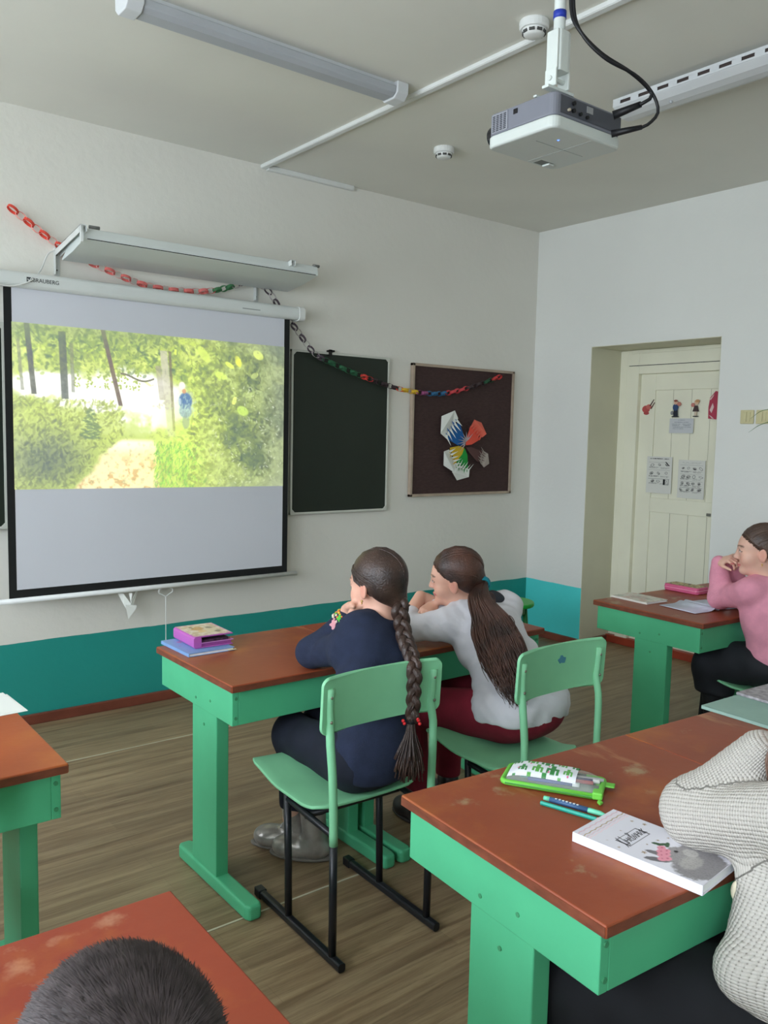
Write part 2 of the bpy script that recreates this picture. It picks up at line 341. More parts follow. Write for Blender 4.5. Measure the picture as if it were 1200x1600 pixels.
# ------------------------------------------------------------------ pictures carried by vertex colours
def vnoise(u, v, f, seed):
    r = np.random.RandomState(seed); n = 64; g = r.rand(n, n)
    x = (u*f) % n; y = (v*f) % n; xi = x.astype(int); yi = y.astype(int); fx = x-xi; fy = y-yi; fx = fx*fx*(3-2*fx); fy = fy*fy*(3-2*fy)
    a = g[yi % n, xi % n]; b = g[yi % n, (xi+1) % n]; c = g[(yi+1) % n, xi % n]; d = g[(yi+1) % n, (xi+1) % n]
    return (a*(1-fx)+b*fx)*(1-fy)+(c*(1-fx)+d*fx)*fy
def fbm(u, v, f, seed, o=4):
    s = 0; a = 0.5; t = 0
    for i in range(o): s = s+a*vnoise(u, v, f*2**i, seed+i); t += a; a *= 0.6
    return s/t
def sm(x, a, b): t = np.clip((x-a)/(b-a), 0, 1); return t*t*(3-2*t)
def forest(W=440, H=240):
    """the projected film frame: a sunlit forest path, trunks, bushes and someone in blue behind the leaves"""
    u, v = np.meshgrid(np.linspace(0, 1, W), np.linspace(0, 1, H))   # v down
    asp = W/H; uu = u*asp; R = np.random.RandomState(3)
    def mixin(img, m, c): return img*(1-m[..., None])+np.array(c)*m[..., None]
    n1 = fbm(uu, v, 9, 1); n2 = fbm(uu, v, 26, 9); n3 = fbm(uu, v, 50, 19)
    img = np.zeros((H, W, 3))+np.array([196, 210, 116])
    img = mixin(img, sm(n1+0.5*n2, 0.6, 0.95), (150, 168, 92))
    img = mixin(img, sm(n2, 0.55, 0.75)*0.7, (120, 146, 70))
    # glaring sky and clearing
    g = np.exp(-(((u-0.36)/0.27)**2+((v-0.45)/0.22)**2)**1.3); g2 = np.exp(-(((u-0.10)/0.16)**2+((v-0.36)/0.10)**2))
    hole = sm(np.maximum(g, g2*0.85)+0.45*(n1-0.5)+0.25*(n2-.5), 0.30, 0.62)
    img = mixin(img, hole, (255, 255, 246))
    def splat(cx, cy, rx, ry, an, c, al):
        x0, x1 = int(max(0, (cx-rx*1.3)*W)), int(min(W, (cx+rx*1.3)*W+2)); y0, y1 = int(max(0, (cy-rx*asp*1.3)*H)), int(min(H, (cy+rx*asp*1.3)*H+2))
        if x1 <= x0 or y1 <= y0: return
        U = (u[y0:y1, x0:x1]-cx)*asp; V = v[y0:y1, x0:x1]-cy; a = U*math.cos(an)+V*math.sin(an); b = -U*math.sin(an)+V*math.cos(an)
        m = sm(-((a/(rx*asp))**2+(b/(ry*asp))**2), -1.0, -0.5)[..., None]*al
        img[y0:y1, x0:x1] = img[y0:y1, x0:x1]*(1-m)+np.array(c)*m
    # canopy: hanging leaves over the glare
    for k in range(900):
        cx, cy = R.rand(), abs(R.randn())*0.13
        if cx > 0.62 and R.rand() < 0.5: continue
        c = [(150, 172, 72), (116, 134, 72), (196, 214, 96), (96, 116, 70), (222, 236, 130)][R.randint(5)]
        splat(cx, cy, 0.006+R.rand()*0.012, 0.003+R.rand()*0.004, R.rand()*3, c, 0.6)
    for k in range(260):      # drooping birch twigs
        t = R.rand(); cx = R.choice([0.20, 0.245, 0.30, 0.345, 0.375, 0.41])+R.randn()*0.008; cy = 0.12+t*0.25
        splat(cx, cy, 0.005, 0.0035, R.rand()*3, (150, 168, 60), 0.75)
    # trunks
    def trunk(x0, y0, x1, y1, w, c, al=0.9):
        t = np.clip((v-y0)/(y1-y0), 0, 1); cx = x0+(x1-x0)*t; m = (1-sm(np.abs(u-cx), w*0.7, w))*((v >= y0) & (v <= y1))*al*(0.75+0.4*n3)
        nonlocal img; img = mixin(img, np.clip(m, 0, 1), c)
    trunk(0.045, 0.0, 0.065, 0.42, 0.010, (92, 92, 80)); trunk(0.155, 0.03, 0.163, 0.44, 0.014, (98, 102, 92), 0.9); trunk(0.018, 0.1, 0.03, 0.40, 0.006, (130, 132, 110), .7)
    trunk(0.185, 0.1, 0.19, 0.40, 0.007, (128, 130, 112), .7)
    trunk(0.290, 0.0, 0.350, 0.47, 0.009, (118, 104, 88), 1); trunk(0.505, 0.10, 0.535, 0.66, 0.016, (196, 190, 172), .85); trunk(0.485, 0.20, 0.50, 0.42, 0.012, (168, 160, 144), .7)
    trunk(0.528, 0.1, 0.545, 0.62, 0.006, (120, 108, 92), .8)
    bx = np.abs(v-(0.285-0.02*np.sin(u*40)))*8+np.where((u > 0.35) & (u < 0.47), 0, 9); img = mixin(img, (1-sm(bx, 0.03, 0.07)), (120, 116, 90))
    # bushes on the left
    m = sm(0.47+0.16*(n1-0.5)-0.35*(u-0.0)*0 - v, 0.0, -0.06)*sm(0.40-u+0.35*(n1-0.5)+0.2*(v-.5), -0.05, 0.05)
    img = mixin(img, np.clip(m, 0, 1)*0.85, (190, 206, 110))
    dk = np.exp(-(((u-0.11)/0.12)**2+((v-0.80)/0.17)**2))
    for k in range(1500):
        cx, cy = R.rand()*0.36, 0.44+R.rand()*0.56
        if cy > 0.66 and cx > 0.335-0.52*(cy-0.68)+R.randn()*0.01: continue
        d = math.exp(-(((cx-0.11)/0.11)**2+((cy-0.80)/0.19)**2)); q = R.rand()
        c = np.array((190, 204, 108))*(1-d*0.75)+np.array((112, 122, 104))*d*0.75
        c = c*(0.62+0.55*q)
        splat(cx, cy, 0.006+R.rand()*0.009, 0.0025+R.rand()*0.003, -1.1+R.randn()*0.7, np.clip(c, 0, 250), 0.55)
    img = mixin(img, dk*0.42, (112, 120, 110)); img = mixin(img, sm(-v, -0.17, -0.02)*sm(-u, -0.62, -0.45)*0.45, (112, 132, 88))
    for s in range(34):       # small spruce
        splat(0.245+R.randn()*0.004*(1+s*0.12), 0.50+s*0.0055, 0.006+0.0005*s, 0.004, R.rand()-.5, (112, 132, 96), 0.7)
    # path
    xl = 0.35-0.16*(v-0.68)/0.32; xr = 0.47+0.015*(v-.68)/.32
    pth = sm(u-xl+0.05*(n1-.5), -0.012, 0.012)*sm(xr-u+0.03*(n2-.5), -0.012, 0.012)*sm(v, 0.67, 0.71)
    img = mixin(img, pth, (250, 236, 176)); img = mixin(img, pth*sm(n2, 0.5, 0.68)*sm(v, 0.72, .9)*0.8, (206, 168, 108)); img = mixin(img, pth*sm(-v, -0.80, -0.70)*0.8, (255, 252, 226))
    # bright meadow, tufts
    mid = np.exp(-(((u-0.60)/0.12)**2+((v-0.70)/0.26)**2)); img = mixin(img, mid*0.75, (226, 250, 120))
    for k in range(520):
        cx = 0.47+R.rand()*0.20; cy = 0.70+R.rand()*0.30
        splat(cx, cy, 0.012, 0.0018, -1.25+R.randn()*0.4, [(150, 206, 70), (190, 232, 96), (118, 172, 62)][R.randint(3)], 0.7)
    # dense grey-green foliage on the right
    rt = sm(u+0.10*(n1-.5), 0.62, 0.86); img = mixin(img, rt*0.85, (132, 144, 108))
    for k in range(2300):
        cx = 0.60+0.40*R.rand()**0.8; cy = R.rand(); q = R.rand(); e = max(0, (cx-0.6)/0.4)
        base = np.array((208, 228, 112))*(1-e*0.9)+np.array((130, 142, 116))*e*0.9
        splat(cx, cy, 0.006+R.rand()*0.014, 0.003+R.rand()*0.006, R.rand()*3.1, np.clip(base*(0.55+0.62*q), 0, 250), 0.5)
    for (cx, cy, rx, ry, an, c) in ((0.80, 0.13, .026, .014, 1.15, (236, 240, 70)), (0.765, 0.16, .024, .010, .5, (226, 240, 110)), (0.885, 0.075, .028, .018, .5, (226, 240, 120)), (0.73, 0.235, .030, .015, .3, (214, 238, 112)), (0.55, 0.10, .006, .07, 0, (226, 240, 110)), (0.60, 0.03, .05, .012, .05, (196, 216, 96)), (0.82, 0.47, .03, .02, .4, (196, 226, 110)), (0.785, 0.40, .010, .022, .3, (240, 250, 130)), (0.87, 0.22, .02, .012, -.5, (206, 222, 130)), (0.66, 0.10, .04, .018, .9, (210, 230, 110))):
        splat(cx, cy, rx, ry, an, c, 0.85)
    for k in range(120):
        splat(0.68+R.rand()*0.31, 0.3+R.rand()*0.68, 0.007, 0.0018, R.rand()*3, (232, 238, 216), 0.6)
    Lg = fbm(uu, v, 5, 77, 3)
    img = mixin(img, sm(Lg, .47, .66)*sm(u, .60, .80)*.50, (92, 106, 82)); img = mixin(img, sm(-Lg, -.44, -.30)*sm(u, .55, .75)*.35, (206, 222, 140))
    img = mixin(img, np.exp(-(((u-0.10)/0.11)**2+((v-0.84)/0.13)**2))*.45, (86, 94, 92)); img = mixin(img, sm(n3, .55, .75)*.25*(1-hole), (92, 104, 66))
    # the figure in blue with a pale cap behind the leaves
    splat(0.588, 0.42, .030, .036, 0, (92, 120, 158), 0.95); splat(0.588, 0.485, .028, .03, 0, (120, 146, 160), 0.7); splat(0.575, 0.32, .014, .017, 0, (240, 232, 216), 1); splat(0.583, 0.355, .009, .010, 0, (206, 150, 110), .9)
    splat(0.566, 0.42, .006, .03, 0, (190, 204, 216), .8); splat(0.59, 0.56, .016, .03, 0, (150, 166, 140), .6)
    for k in range(60): splat(0.588+R.randn()*0.02, 0.47+R.randn()*0.03, 0.010, 0.0014, -1.2+R.randn()*.5, (186, 214, 190), 0.6)
    for k in range(24): splat(0.50+R.randn()*0.02, 0.44+R.randn()*.04, 0.006, 0.004, R.rand()*3, (190, 184, 160), .6)
    img = np.clip(img, 0, 255)/255.0
    # lens glare washes the film frame out towards its edges
    wash = 0.10+0.20*sm(u, 0.84, 1.0)+0.10*sm(-u, -0.06, 0)+0.12*sm(-v, -0.10, 0.0)+0.10*sm(v, .9, 1.0)*sm(u, .6, .8)
    img = img*(1-wash[..., None])+0.66*wash[..., None]
    return np.clip(img**2.2*1.22-0.17, 0, 1)
# ------------------------------------------------------------------ projection screen
M_screen = mat('matte_screen_fabric', (214, 216, 224), 0.9, vary=0.015, scale=1.5)
M_black = mat('black_screen_border', (22, 24, 24), 0.8)
scr = thing('projection_screen', 'large white pull-down projection screen hanging open on the front wall, showing a sunlit forest film', 'projection screen', (1.82, 4.21, 0.66))
def loc_build(mb, name, m, root, **k):      # builds world-coordinate geometry under a root
    o = mb.build(name, m, root, **k); o.matrix_parent_inverse = root.matrix_basis.inverted(); return o
SX0, SX1, SZ0, SZ1, SY = 1.040, 2.585, 0.672, 2.145, 4.21
loc_build(MB().box((SX0+0.035, SY, SZ0+0.04), (SX1-0.035, SY+0.002, SZ1)), 'screen_fabric', M_screen, scr)
loc_build(MB().box((SX0, SY-0.0005, SZ0), (SX0+0.035, SY+0.003, SZ1)).box((SX1-0.035, SY-0.0005, SZ0), (SX1, SY+0.003, SZ1)).box((SX0+.035, SY-0.0005, SZ0), (SX1-.035, SY+0.003, SZ0+0.04)), 'black_border', M_black, scr)
hs = MB().prism(rrect(SY-0.035, 2.138, SY+0.04, 2.212, 0.022), (0.93, 2.628), lambda a, b, c: (c, a, b))
loc_build(hs, 'housing', M_whitemetal, scr, smooth=False, bevel=0.002)
for h_ in ((2.628, 2.668), (0.89, 0.93)): loc_build(MB().prism(rrect(SY-0.04, 2.134, SY+0.044, 2.216, 0.024), h_, lambda a, b, c: (c, a, b)), 'end_cap', M_white, scr, bevel=0.003)
for xa in (2.60, 0.95): loc_build(MB().box((xa, SY+0.035, 2.16), (xa+.04, YF-0.001, 2.20)), 'wall_mount', M_whitemetal, scr)
loc_build(MB().tube([(0.99, SY, 0.660), (2.65, SY, 0.660)], 0.013, 12), 'bottom_bar', M_white, scr, smooth=True)
ph = [(1.805, SY, .648), (1.79, SY, .64), (1.79, SY, .625), (1.81, SY, .615), (1.829, SY, .603), (1.848, SY, .615), (1.868, SY, .625), (1.868, SY, .64), (1.853, SY, .648)]
loc_build(MB().tube(ph, 0.003, 6), 'pull_handle', M_white, scr, smooth=True)
loc_build(MB().tube([(1.829, SY, .604), (1.829, SY, .5), (1.829, SY, .37), (1.829, SY-.002, .30)], 0.0022, 6), 'pull_cord', M_white, scr, smooth=True)
M_film = mat('projected_film_light', (200, 200, 200), 0.9, vary=0.0, attr='col', emit=1.0)
film = grid_panel('projected_picture', forest(), lambda u, v: (1.073+u*(2.5505-1.073), SY-0.0012+0*u, (1.196+(1.182-1.196)*u)*(1-v)+(1.981+0.0*u)*v), M_film, scr)
film.matrix_parent_inverse = scr.matrix_basis.inverted()
film.data.materials[0].node_tree.nodes['Principled BSDF'].inputs['Base Color'].links and film.data.materials[0].node_tree.links.remove(film.data.materials[0].node_tree.nodes['Principled BSDF'].inputs['Base Color'].links[0])
film.data.materials[0].node_tree.nodes['Principled BSDF'].inputs['Base Color'].default_value = (0.30, 0.30, 0.32, 1)
M_ink = mat('grey_print', (62, 66, 68), 0.6)
Mfr = lambda x, y, z, ax=(1, 0, 0), up=(0, 0, 1): Matrix(((ax[0], up[0], Vector(ax).cross(Vector(up))[0], x), (ax[1], up[1], Vector(ax).cross(Vector(up))[1], y), (ax[2], up[2], Vector(ax).cross(Vector(up))[2], z), (0, 0, 0, 1)))
t = text_obj('brand_lettering', 'BRAUBERG', 0.026, M_ink, Mfr(1.222, SY-0.0355, 2.176), scr, sx=0.95); t.matrix_parent_inverse = scr.matrix_basis.inverted()
lg = MB().box((1.135, SY-0.0362, 2.166), (1.157, SY-0.0345, 2.188)); loc_build(lg, 'logo_square', M_ink, scr)
ck = MB()
for p, q in (((1.139, 2.180), (1.146, 2.170)), ((1.146, 2.170), (1.160, 2.193))):
    ck.tube([(p[0], SY-0.0364, p[1]), (q[0], SY-0.0364, q[1])], 0.0016, 5)
loc_build(ck, 'logo_tick', M_white, scr)
loc_build(MB().box((2.262, SY-0.0360, 2.163), (2.372, SY-0.0345, 2.168)), 'small_print', mat('faint_print', (150, 154, 152), .6), scr)
# ------------------------------------------------------------------ chalkboard (three-leaf, middle behind the screen)
M_board = mat('green_chalkboard', (34, 43, 34), 0.55, vary=0.10, scale=2.0)
M_alu = mat('pale_board_frame', (206, 208, 198), 0.45, vary=0.03)
cb = thing('chalkboard', 'dark green three-leaf chalkboard on the front wall, mostly hidden behind the projection screen', 'chalkboard', (1.8, 4.32, 1.0))
for (x0, x1, nm) in ((1.075, 2.64, 'middle_panel'), (2.655, 3.392, 'side_panel'), (0.32, 1.062, 'side_panel')):
    pn = loc_build(MB().box((x0+.012, YF-0.030, 1.012), (x1-.012, YF-0.014, 1.972)), nm, M_board, cb)
    f = MB(); w = 0.013
    f.box((x0, YF-0.034, 1.0), (x0+w, YF-0.008, 1.984)); f.box((x1-w, YF-0.034, 1.0), (x1, YF-0.008, 1.984)); f.box((x0, YF-0.034, 1.0), (x1, YF-0.008, 1.0+w)); f.box((x0, YF-0.034, 1.984-w), (x1, YF-0.008, 1.984))
    for cx, sx in ((x0, 1), (x1, -1)):
        for cz, sz in ((1.0, 1), (1.984, -1)): f.prism([(cx, cz), (cx+sx*0.045, cz), (cx, cz+sz*0.045)] if sx*sz > 0 else [(cx, cz), (cx, cz+sz*0.045), (cx+sx*0.045, cz)], (YF-0.036, YF-0.033), lambda a, b, c: (a, c, b))
    f.box((x0+0.2, YF-0.012, 1.1), (x0+0.25, YF-0.0005, 1.9)); 
    fo = f.build('frame', M_alu, pn, bevel=0.001)
fo = loc_build(MB().box((2.915, YF-0.045, 1.962), (2.935, YF-0.034, 2.0)).box((2.915, YF-0.045, 1.986), (2.955, YF-0.01, 1.998)), 'clip', M_dark, cb, bevel=0.002)
# ------------------------------------------------------------------ pin board and the folded paper ornament
M_pin = mat('brown_cloth_board', (70, 52, 50), 0.95, vary=0.12, scale=30, bump=0.3, bscale=90, stretch=(1, 1, 3))
M_frame = mat('worn_pinkish_wood_frame', (176, 158, 140), 0.6, vary=0.12, scale=10, stretch=(1, 1, 1))
pb = thing('pin_board', 'dark brown cloth pin board in a thin pale wooden frame near the corner', 'pin board', (4.07, 4.32, 1.08))
x0, x1, z0, z1 = 3.590, 4.556, 1.080, 1.968
loc_build(MB().box((x0+.01, YF-0.022, z0+.01), (x1-.01, YF-0.008, z1-.01)), 'panel', M_pin, pb)
f = MB(); w = 0.018
f.box((x0, YF-0.034, z0), (x0+w, YF-0.004, z1)); f.box((x1-w, YF-0.034, z0), (x1, YF-0.004, z1)); f.box((x0, YF-0.034, z0), (x1, YF-0.004, z0+w)); f.box((x0, YF-0.034, z1-w), (x1, YF-0.004, z1))
loc_build(f, 'frame', M_frame, pb, bevel=0.002)
loc_build(MB().box((x0+.2, YF-0.008, z0+.1), (x0+.25, YF-0.0005, z1-.1)), 'batten', M_frame, pb)
orn = thing('paper_ornament', 'star of fringed, folded multicoloured paper petals pinned on the brown board', 'paper ornament', (4.075, 4.30, 1.41))
PC = (4.075, 1.42)
def petal(tip, c_in, c_out, wdt, curl):
    """a folded sheet petal: white tip, coloured fringed band, narrow root"""
    px, pz = PC; tx, tz = tip; dx, dz = tx-px, tz-pz; Ln = math.hypot(dx, dz); ux, uz = dx/Ln, dz/Ln; nx, nz = -uz, ux
    P = lambda s, w, h: (px+ux*s*Ln+nx*w*wdt, 4.300-h, pz+uz*s*Ln+nz*w*wdt)
    a = MB()
    a.quad(P(1.0, 0, .012), P(.80, .62, .012+curl), P(.58, .55, .03), P(.60, 0, .012), P(.64, -.5, .03), P(.84, -.60, .012+curl))
    for k in range(6):                                            # fringe strips
        w = -.45+.17*k; a.quad(P(.66, w, .03), P(.64, w+.12, .03), P(.46-.05*(k % 2), w+.16+.1*(k-2.5)/3, .045))
    o1 = loc_build(a, 'petal', c_out, orn); s = o1.modifiers.new('thick', 'SOLIDIFY'); s.thickness = 0.0012
    c = MB()
    c.quad(P(.60, .52, .020), P(.55, -.50, .020), P(.22, -.26, .016), P(.05, 0, .010), P(.20, .26, .016))
    for k in range(5):
        w = -.5+.22*k; c.quad(P(.55, w, .021), P(.56, w+.15, .021), P(.70+.05*(k % 2), w+.14-.03*k, .034))
    o2 = loc_build(c, 'coloured_petal_band', c_in, orn); s = o2.modifiers.new('thick', 'SOLIDIFY'); s.thickness = 0.0012
W_ = mat('white_paper', (232, 234, 228), 0.8, vary=0.01)
petal((3.845, 1.625), mat('blue_paper', (28, 104, 178), .7), W_, 0.165, .02)
petal((4.225, 1.590), mat('orange_paper', (240, 92, 72), .7), mat('orange_paper_light', (236, 112, 92), .7), 0.13, .02)
petal((3.875, 1.290), mat('yellow_paper', (226, 188, 46), .7), W_, 0.15, .02)
petal((4.005, 1.185), mat('green_paper', (28, 156, 62), .7), W_, 0.135, .02)
petal((4.315, 1.300), mat('brown_paper', (92, 62, 60), .7), mat('grey_pink_paper', (180, 168, 160), .7), 0.085, .01)
a = MB(); 
for k in range(9):
    th = 0.9+k*0.35; a.quad((PC[0], 4.285, PC[1]+.03), (PC[0]+.03*math.cos(th), 4.27, PC[1]+.03+.03*math.sin(th)), (PC[0]+.10*math.cos(th+.15), 4.262, PC[1]+.02+.085*math.sin(th+.15)), (PC[0]+.03*math.cos(th+.3), 4.27, PC[1]+.03+.03*math.sin(th+.3)))
o = loc_build(a, 'fringed_centre', mat('lilac_grey_paper', (190, 178, 184), .8), orn); s = o.modifiers.new('thick', 'SOLIDIFY'); s.thickness = 0.001
# ------------------------------------------------------------------ paper chain
CH = [(1.095, 4.300, 2.524), (1.286, 4.300, 2.399), (1.408, 4.296, 2.340), (1.667, 4.285, 2.258), (1.805, 4.275, 2.233), (1.985, 4.27, 2.235), (2.136, 4.27, 2.256), (2.272, 4.28, 2.300), (2.38, 4.28, 2.335), (2.481, 4.270, 2.294), (2.567, 4.262, 2.177), (2.654, 4.262, 2.105), (2.791, 4.265, 1.967), (2.93, 4.265, 1.915), (3.076, 4.265, 1.871), (3.355, 4.27, 1.807), (3.543, 4.27, 1.779), (3.824, 4.27, 1.775), (4.12, 4.28, 1.838), (4.402, 4.285, 1.925)]
COLS = [(0.00, (240, 96, 84)), (0.245, (238, 150, 146)), (0.275, (236, 132, 128)), (0.30, (70, 128, 84)), (0.335, (86, 74, 84)), (0.55, (44, 98, 66)), (0.635, (222, 70, 62)), (0.665, (60, 46, 48)), (0.715, (226, 76, 52)), (0.735, (222, 182, 52)), (0.765, (150, 78, 122)), (0.795, (54, 110, 150)), (0.84, (216, 78, 84)), (0.90, (70, 56, 58)), (0.945, (42, 90, 62)), (0.975, (210, 66, 66))]
chain = thing('paper_chain', 'long chain of coloured paper links draped from the upper left across lamp, boards and wall', 'paper chain', (1.095, 4.30, 2.524))
def catmull(pts, step):
    P = [Vector(p) for p in pts]; P = [2*P[0]-P[1]]+P+[2*P[-1]-P[-2]]; out = []
    for i in range(1, len(P)-2):
        for k in range(12):
            t = k/12; a, b, c, d = P[i-1], P[i], P[i+1], P[i+2]
            out.append(0.5*((2*b)+(c-a)*t+(2*a-5*b+4*c-d)*t*t+(3*b-a-3*c+d)*t**3))
    out.append(P[-2]); L = [0]
    for i in range(1, len(out)): L.append(L[-1]+(out[i]-out[i-1]).length)
    n = max(2, int(L[-1]/step)); res = []; j = 0
    for k in range(n+1):
        s = L[-1]*k/n
        while j < len(L)-2 and L[j+1] < s: j += 1
        f = (s-L[j])/max(1e-9, L[j+1]-L[j]); res.append(out[j].lerp(out[j+1], f))
    return res
cp = catmull(CH, 0.0425)
linkm = {}
def ring(mat_, th):
    me = MB(); n = 14; w = 0.0085
    for r0 in (0.0225,):
        vs = []
        for k in range(n):
            a = 2*PI*k/n; x, z = r0*1.25*math.cos(a), r0*0.72*math.sin(a)
            vs += [(x, -w, z), (x, w, z), (x*.95, w, z*.95), (x*.95, -w, z*.95)]
        me.add(vs, [(4*k+j, 4*((k+1) % n)+j, 4*((k+1) % n)+(j+1) % 4, 4*k+(j+1) % 4) for k in range(n) for j in range(4)])
    return me
base_link = None
for i in range(len(cp)-1):
    s = i/(len(cp)-1); c = [q for q in COLS if q[0] <= s][-1][1]
    if 0.335 <= s < 0.55 and i % 2: c = (196, 188, 186)
    if s < 0.27: c = ((240, 88, 72) if i % 2 == 0 else (240, 160, 150)) if s < .09 else ((232, 122, 116) if i % 2 == 0 else (232, 178, 172))
    mm = mat('paper_link_%d_%d_%d' % c, c, 0.75)
    if mm.name not in linkm:
        o = ring(mm, 0).build('link', mm, chain); linkm[mm.name] = o.data
    else:
        o = bpy.data.objects.new('link', linkm[mm.name]); COL.objects.link(o); o.parent = chain
    d = (cp[i+1]-cp[i]).normalized(); mid = (cp[i]+cp[i+1])/2
    y = Vector((0, 1, 0)); z = d.cross(y).normalized(); y2 = z.cross(d).normalized()
    R3 = Matrix((d, y2, z)).transposed() @ Matrix.Rotation((0.25 if i % 2 else 1.2)+rnd.uniform(-.2, .2), 3, 'X')
    o.matrix_parent_inverse = chain.matrix_basis.inverted(); o.matrix_basis = Matrix.Translation(mid) @ R3.to_4x4()
# ------------------------------------------------------------------ lamp over the board
bl = thing('board_lamp', 'long white metal lamp hood on two brackets above the projection screen', 'lamp', (1.9, 4.32, 2.3))
prof = [(3.945, 2.352), (3.945, 2.372), (3.952, 2.402), (3.985, 2.410), (4.10, 2.392), (4.262, 2.312), (4.262, 2.302), (4.10, 2.322)]
loc_build(MB().prism(prof, (1.325, 2.600), lambda a, b, c: (c, a, b)), 'hood', mat('lamp_enamel', (214, 220, 218), .4, vary=.01), bl, bevel=0.002)
loc_build(MB().box((1.34, 3.9435, 2.353), (2.585, 3.946, 2.3565)), 'shadow_gap', M_dark, bl)
for xa, xb, zz in ((2.575, 2.612, 2.405), (1.352, 1.40, 2.412)): loc_build(MB().tube([(xa, 3.955, zz), (xb, 3.955, zz)], 0.008, 8), 'lamp_socket', mat('grey_socket', (120, 122, 120), .5), bl, smooth=True)
for bx in (1.318, 2.428):
    br = MB(); br.box((bx-.014, YF-0.006, 2.235), (bx+.014, YF-0.0005, 2.368)); br.box((bx-.014, YF-0.030, 2.24), (bx-.011, YF-0.006, 2.368))
    Mx = Matrix.Translation((bx, YF-0.01, 2.352)) @ Matrix.Rotation(-math.atan2(0.055, 0.39), 4, 'X')
    br.box((-.014, -0.40, 0), (.014, 0, 0.004), Mx); br.box((-.014, -0.40, -0.026), (-.011, 0, 0.004), Mx); br.box((.011, -0.40, -0.026), (.014, 0, 0.004), Mx)
    bx < 2 and br.box((bx-.014, 3.925, 2.335), (bx-.002, 3.94, 2.41))
    b1 = loc_build(br, 'bracket', M_whitemetal, bl, bevel=0.001)
    sc_ = MB(); sc_.ball((bx, YF-.008, 2.262), .004, 6, 4).ball((bx, YF-.008, 2.335), .004, 6, 4); sc_.build('screw', mat('dull_screw', (110, 108, 100), .4, metal=.8), b1, smooth=True)
loc_build(MB().tube(catmull([(1.318, 4.31, 2.36), (1.27, 4.30, 2.33), (1.22, 4.25, 2.24), (1.15, 4.165, 2.17), (1.06, 4.155, 2.135), (0.95, 4.155, 2.14)], .02), 0.0035, 6), 'power_cable', M_white, bl, smooth=True)
# ------------------------------------------------------------------ folded paper under the screen
fb = thing('folded_paper_bow', 'small white folded paper bow hanging just under the screen bar', 'paper bow', (1.62, 4.22, 0.54))
a = MB(); a.quad((1.572, 4.235, .650), (1.600, 4.215, .640), (1.640, 4.195, .575), (1.622, 4.20, .535), (1.60, 4.21, .58)); a.quad((1.690, 4.235, .655), (1.672, 4.215, .655), (1.627, 4.195, .580), (1.642, 4.20, .572)); a.quad((1.603, 4.20, .585), (1.66, 4.19, .578), (1.655, 4.195, .555), (1.615, 4.19, .510)); a.quad((1.63, 4.22, .640), (1.645, 4.21, .640), (1.633, 4.20, .590))
o = loc_build(a, 'folded_sheet', W_, fb); s = o.modifiers.new('thick', 'SOLIDIFY'); s.thickness = 0.0015
# ------------------------------------------------------------------ ceiling lamps
M_lampw = mat('lamp_white_paint', (214, 217, 220), 0.4, vary=.01)
M_tube = mat('unlit_tube_glass', (236, 238, 240), 0.25, vary=.01)
M_lampgrey = mat('lamp_diffuser_grey', (176, 180, 186), .5, vary=.02)
def strip_lamp(label, loc, length, rz, slots):
    """unlit strip light along local x: body on the ceiling, sloped reflectors, tube, end sockets"""
    t = thing('ceiling_lamp', label, 'ceiling lamp', loc, rz, 'strip lamps on the ceiling'); L = length
    if not slots:
        MB().prism([(-.035, -.0), (.035, 0), (.035, -.018), (-.035, -.018)], (0.03, L-.03), lambda a, b, c: (c, a, b)).build('body', M_lampw, t, bevel=.002)
        MB().prism([(-.055, -.020), (.055, -.020), (.050, -.050), (.030, -.062), (-.030, -.062), (-.050, -.050)], (0.06, L-.05), lambda a, b, c: (c, a, b)).build('diffuser', M_lampgrey, t, bevel=.006)
        MB().box((.07, .0555, -.023), (L*.66, .0585, -.0195)).box((L*.70, .0555, -.023), (L*.88, .0585, -.0195)).build('shadow_gap', M_dark, t)
        for x in (0, L-.05): MB().prism([(-.062, 0), (.062, 0), (.060, -.045), (.035, -.068), (-.035, -.068), (-.060, -.045)], (x, x+.06), lambda a, b, c: (c, a, b)).build('end_cap', M_lampw, t, bevel=.004)
    else:
        MB().prism([(-.04, 0), (.04, 0), (.04, -.03), (-.04, -.03)], (0, L), lambda a, b, c: (c, a, b)).build('body', M_lampw, t, bevel=.002)
        # reflector: an upright slotted flange on the near side, sloped wings
        r = MB(); y0 = .085; n = int(L/.093)
        r.box((0, y0, -.030), (L, y0+.002, -.018)); r.box((0, y0, -.052), (L, y0+.002, -.044))
        for k in range(n+1):
            xa = max(0, k*.093-.012); xb = min(L, k*.093+.028); r.box((xa, y0, -.045), (xb, y0+.002, -.029))
        r.quad((0, .04, -.030), (L, .04, -.030), (L, y0, -.020), (0, y0, -.020)); r.quad((0, -.04, -.030), (L, -.04, -.030), (L, -.085, -.045), (0, -.085, -.045))
        ro = r.build('slotted_reflector', M_lampw, t)
        MB().box((0.005, y0-.006, -.05), (L-.005, y0-.004, -.022)).build('slot_backing', mat('slot_shadow', (70, 60, 58), .8), ro)
        MB().prism([(y0, -.052), (.055, -.075), (.02, -.085), (-.02, -.085), (-.055, -.075), (-.085, -.045), (-.08, -.04), (.08, -.045)], (0.0, L), lambda a, b, c: (c, a, b)).build('diffuser', M_lampw, t, bevel=.004)
        for k in range(2): MB().ball((L*.35+L*.5*k, .03, -.083), .008, 8, 5).build('catch', M_lampgrey, t, smooth=True)
    return t
strip_lamp('unlit white strip lamp left of the ceiling duct, parallel to the screen wall', (1.14, 2.985, ZC), 1.23, 0.0, False)
strip_lamp('unlit ceiling strip lamp with a row of dark slots, behind the projector', (3.225, 0.73, ZC), 1.7, PI/2, True)
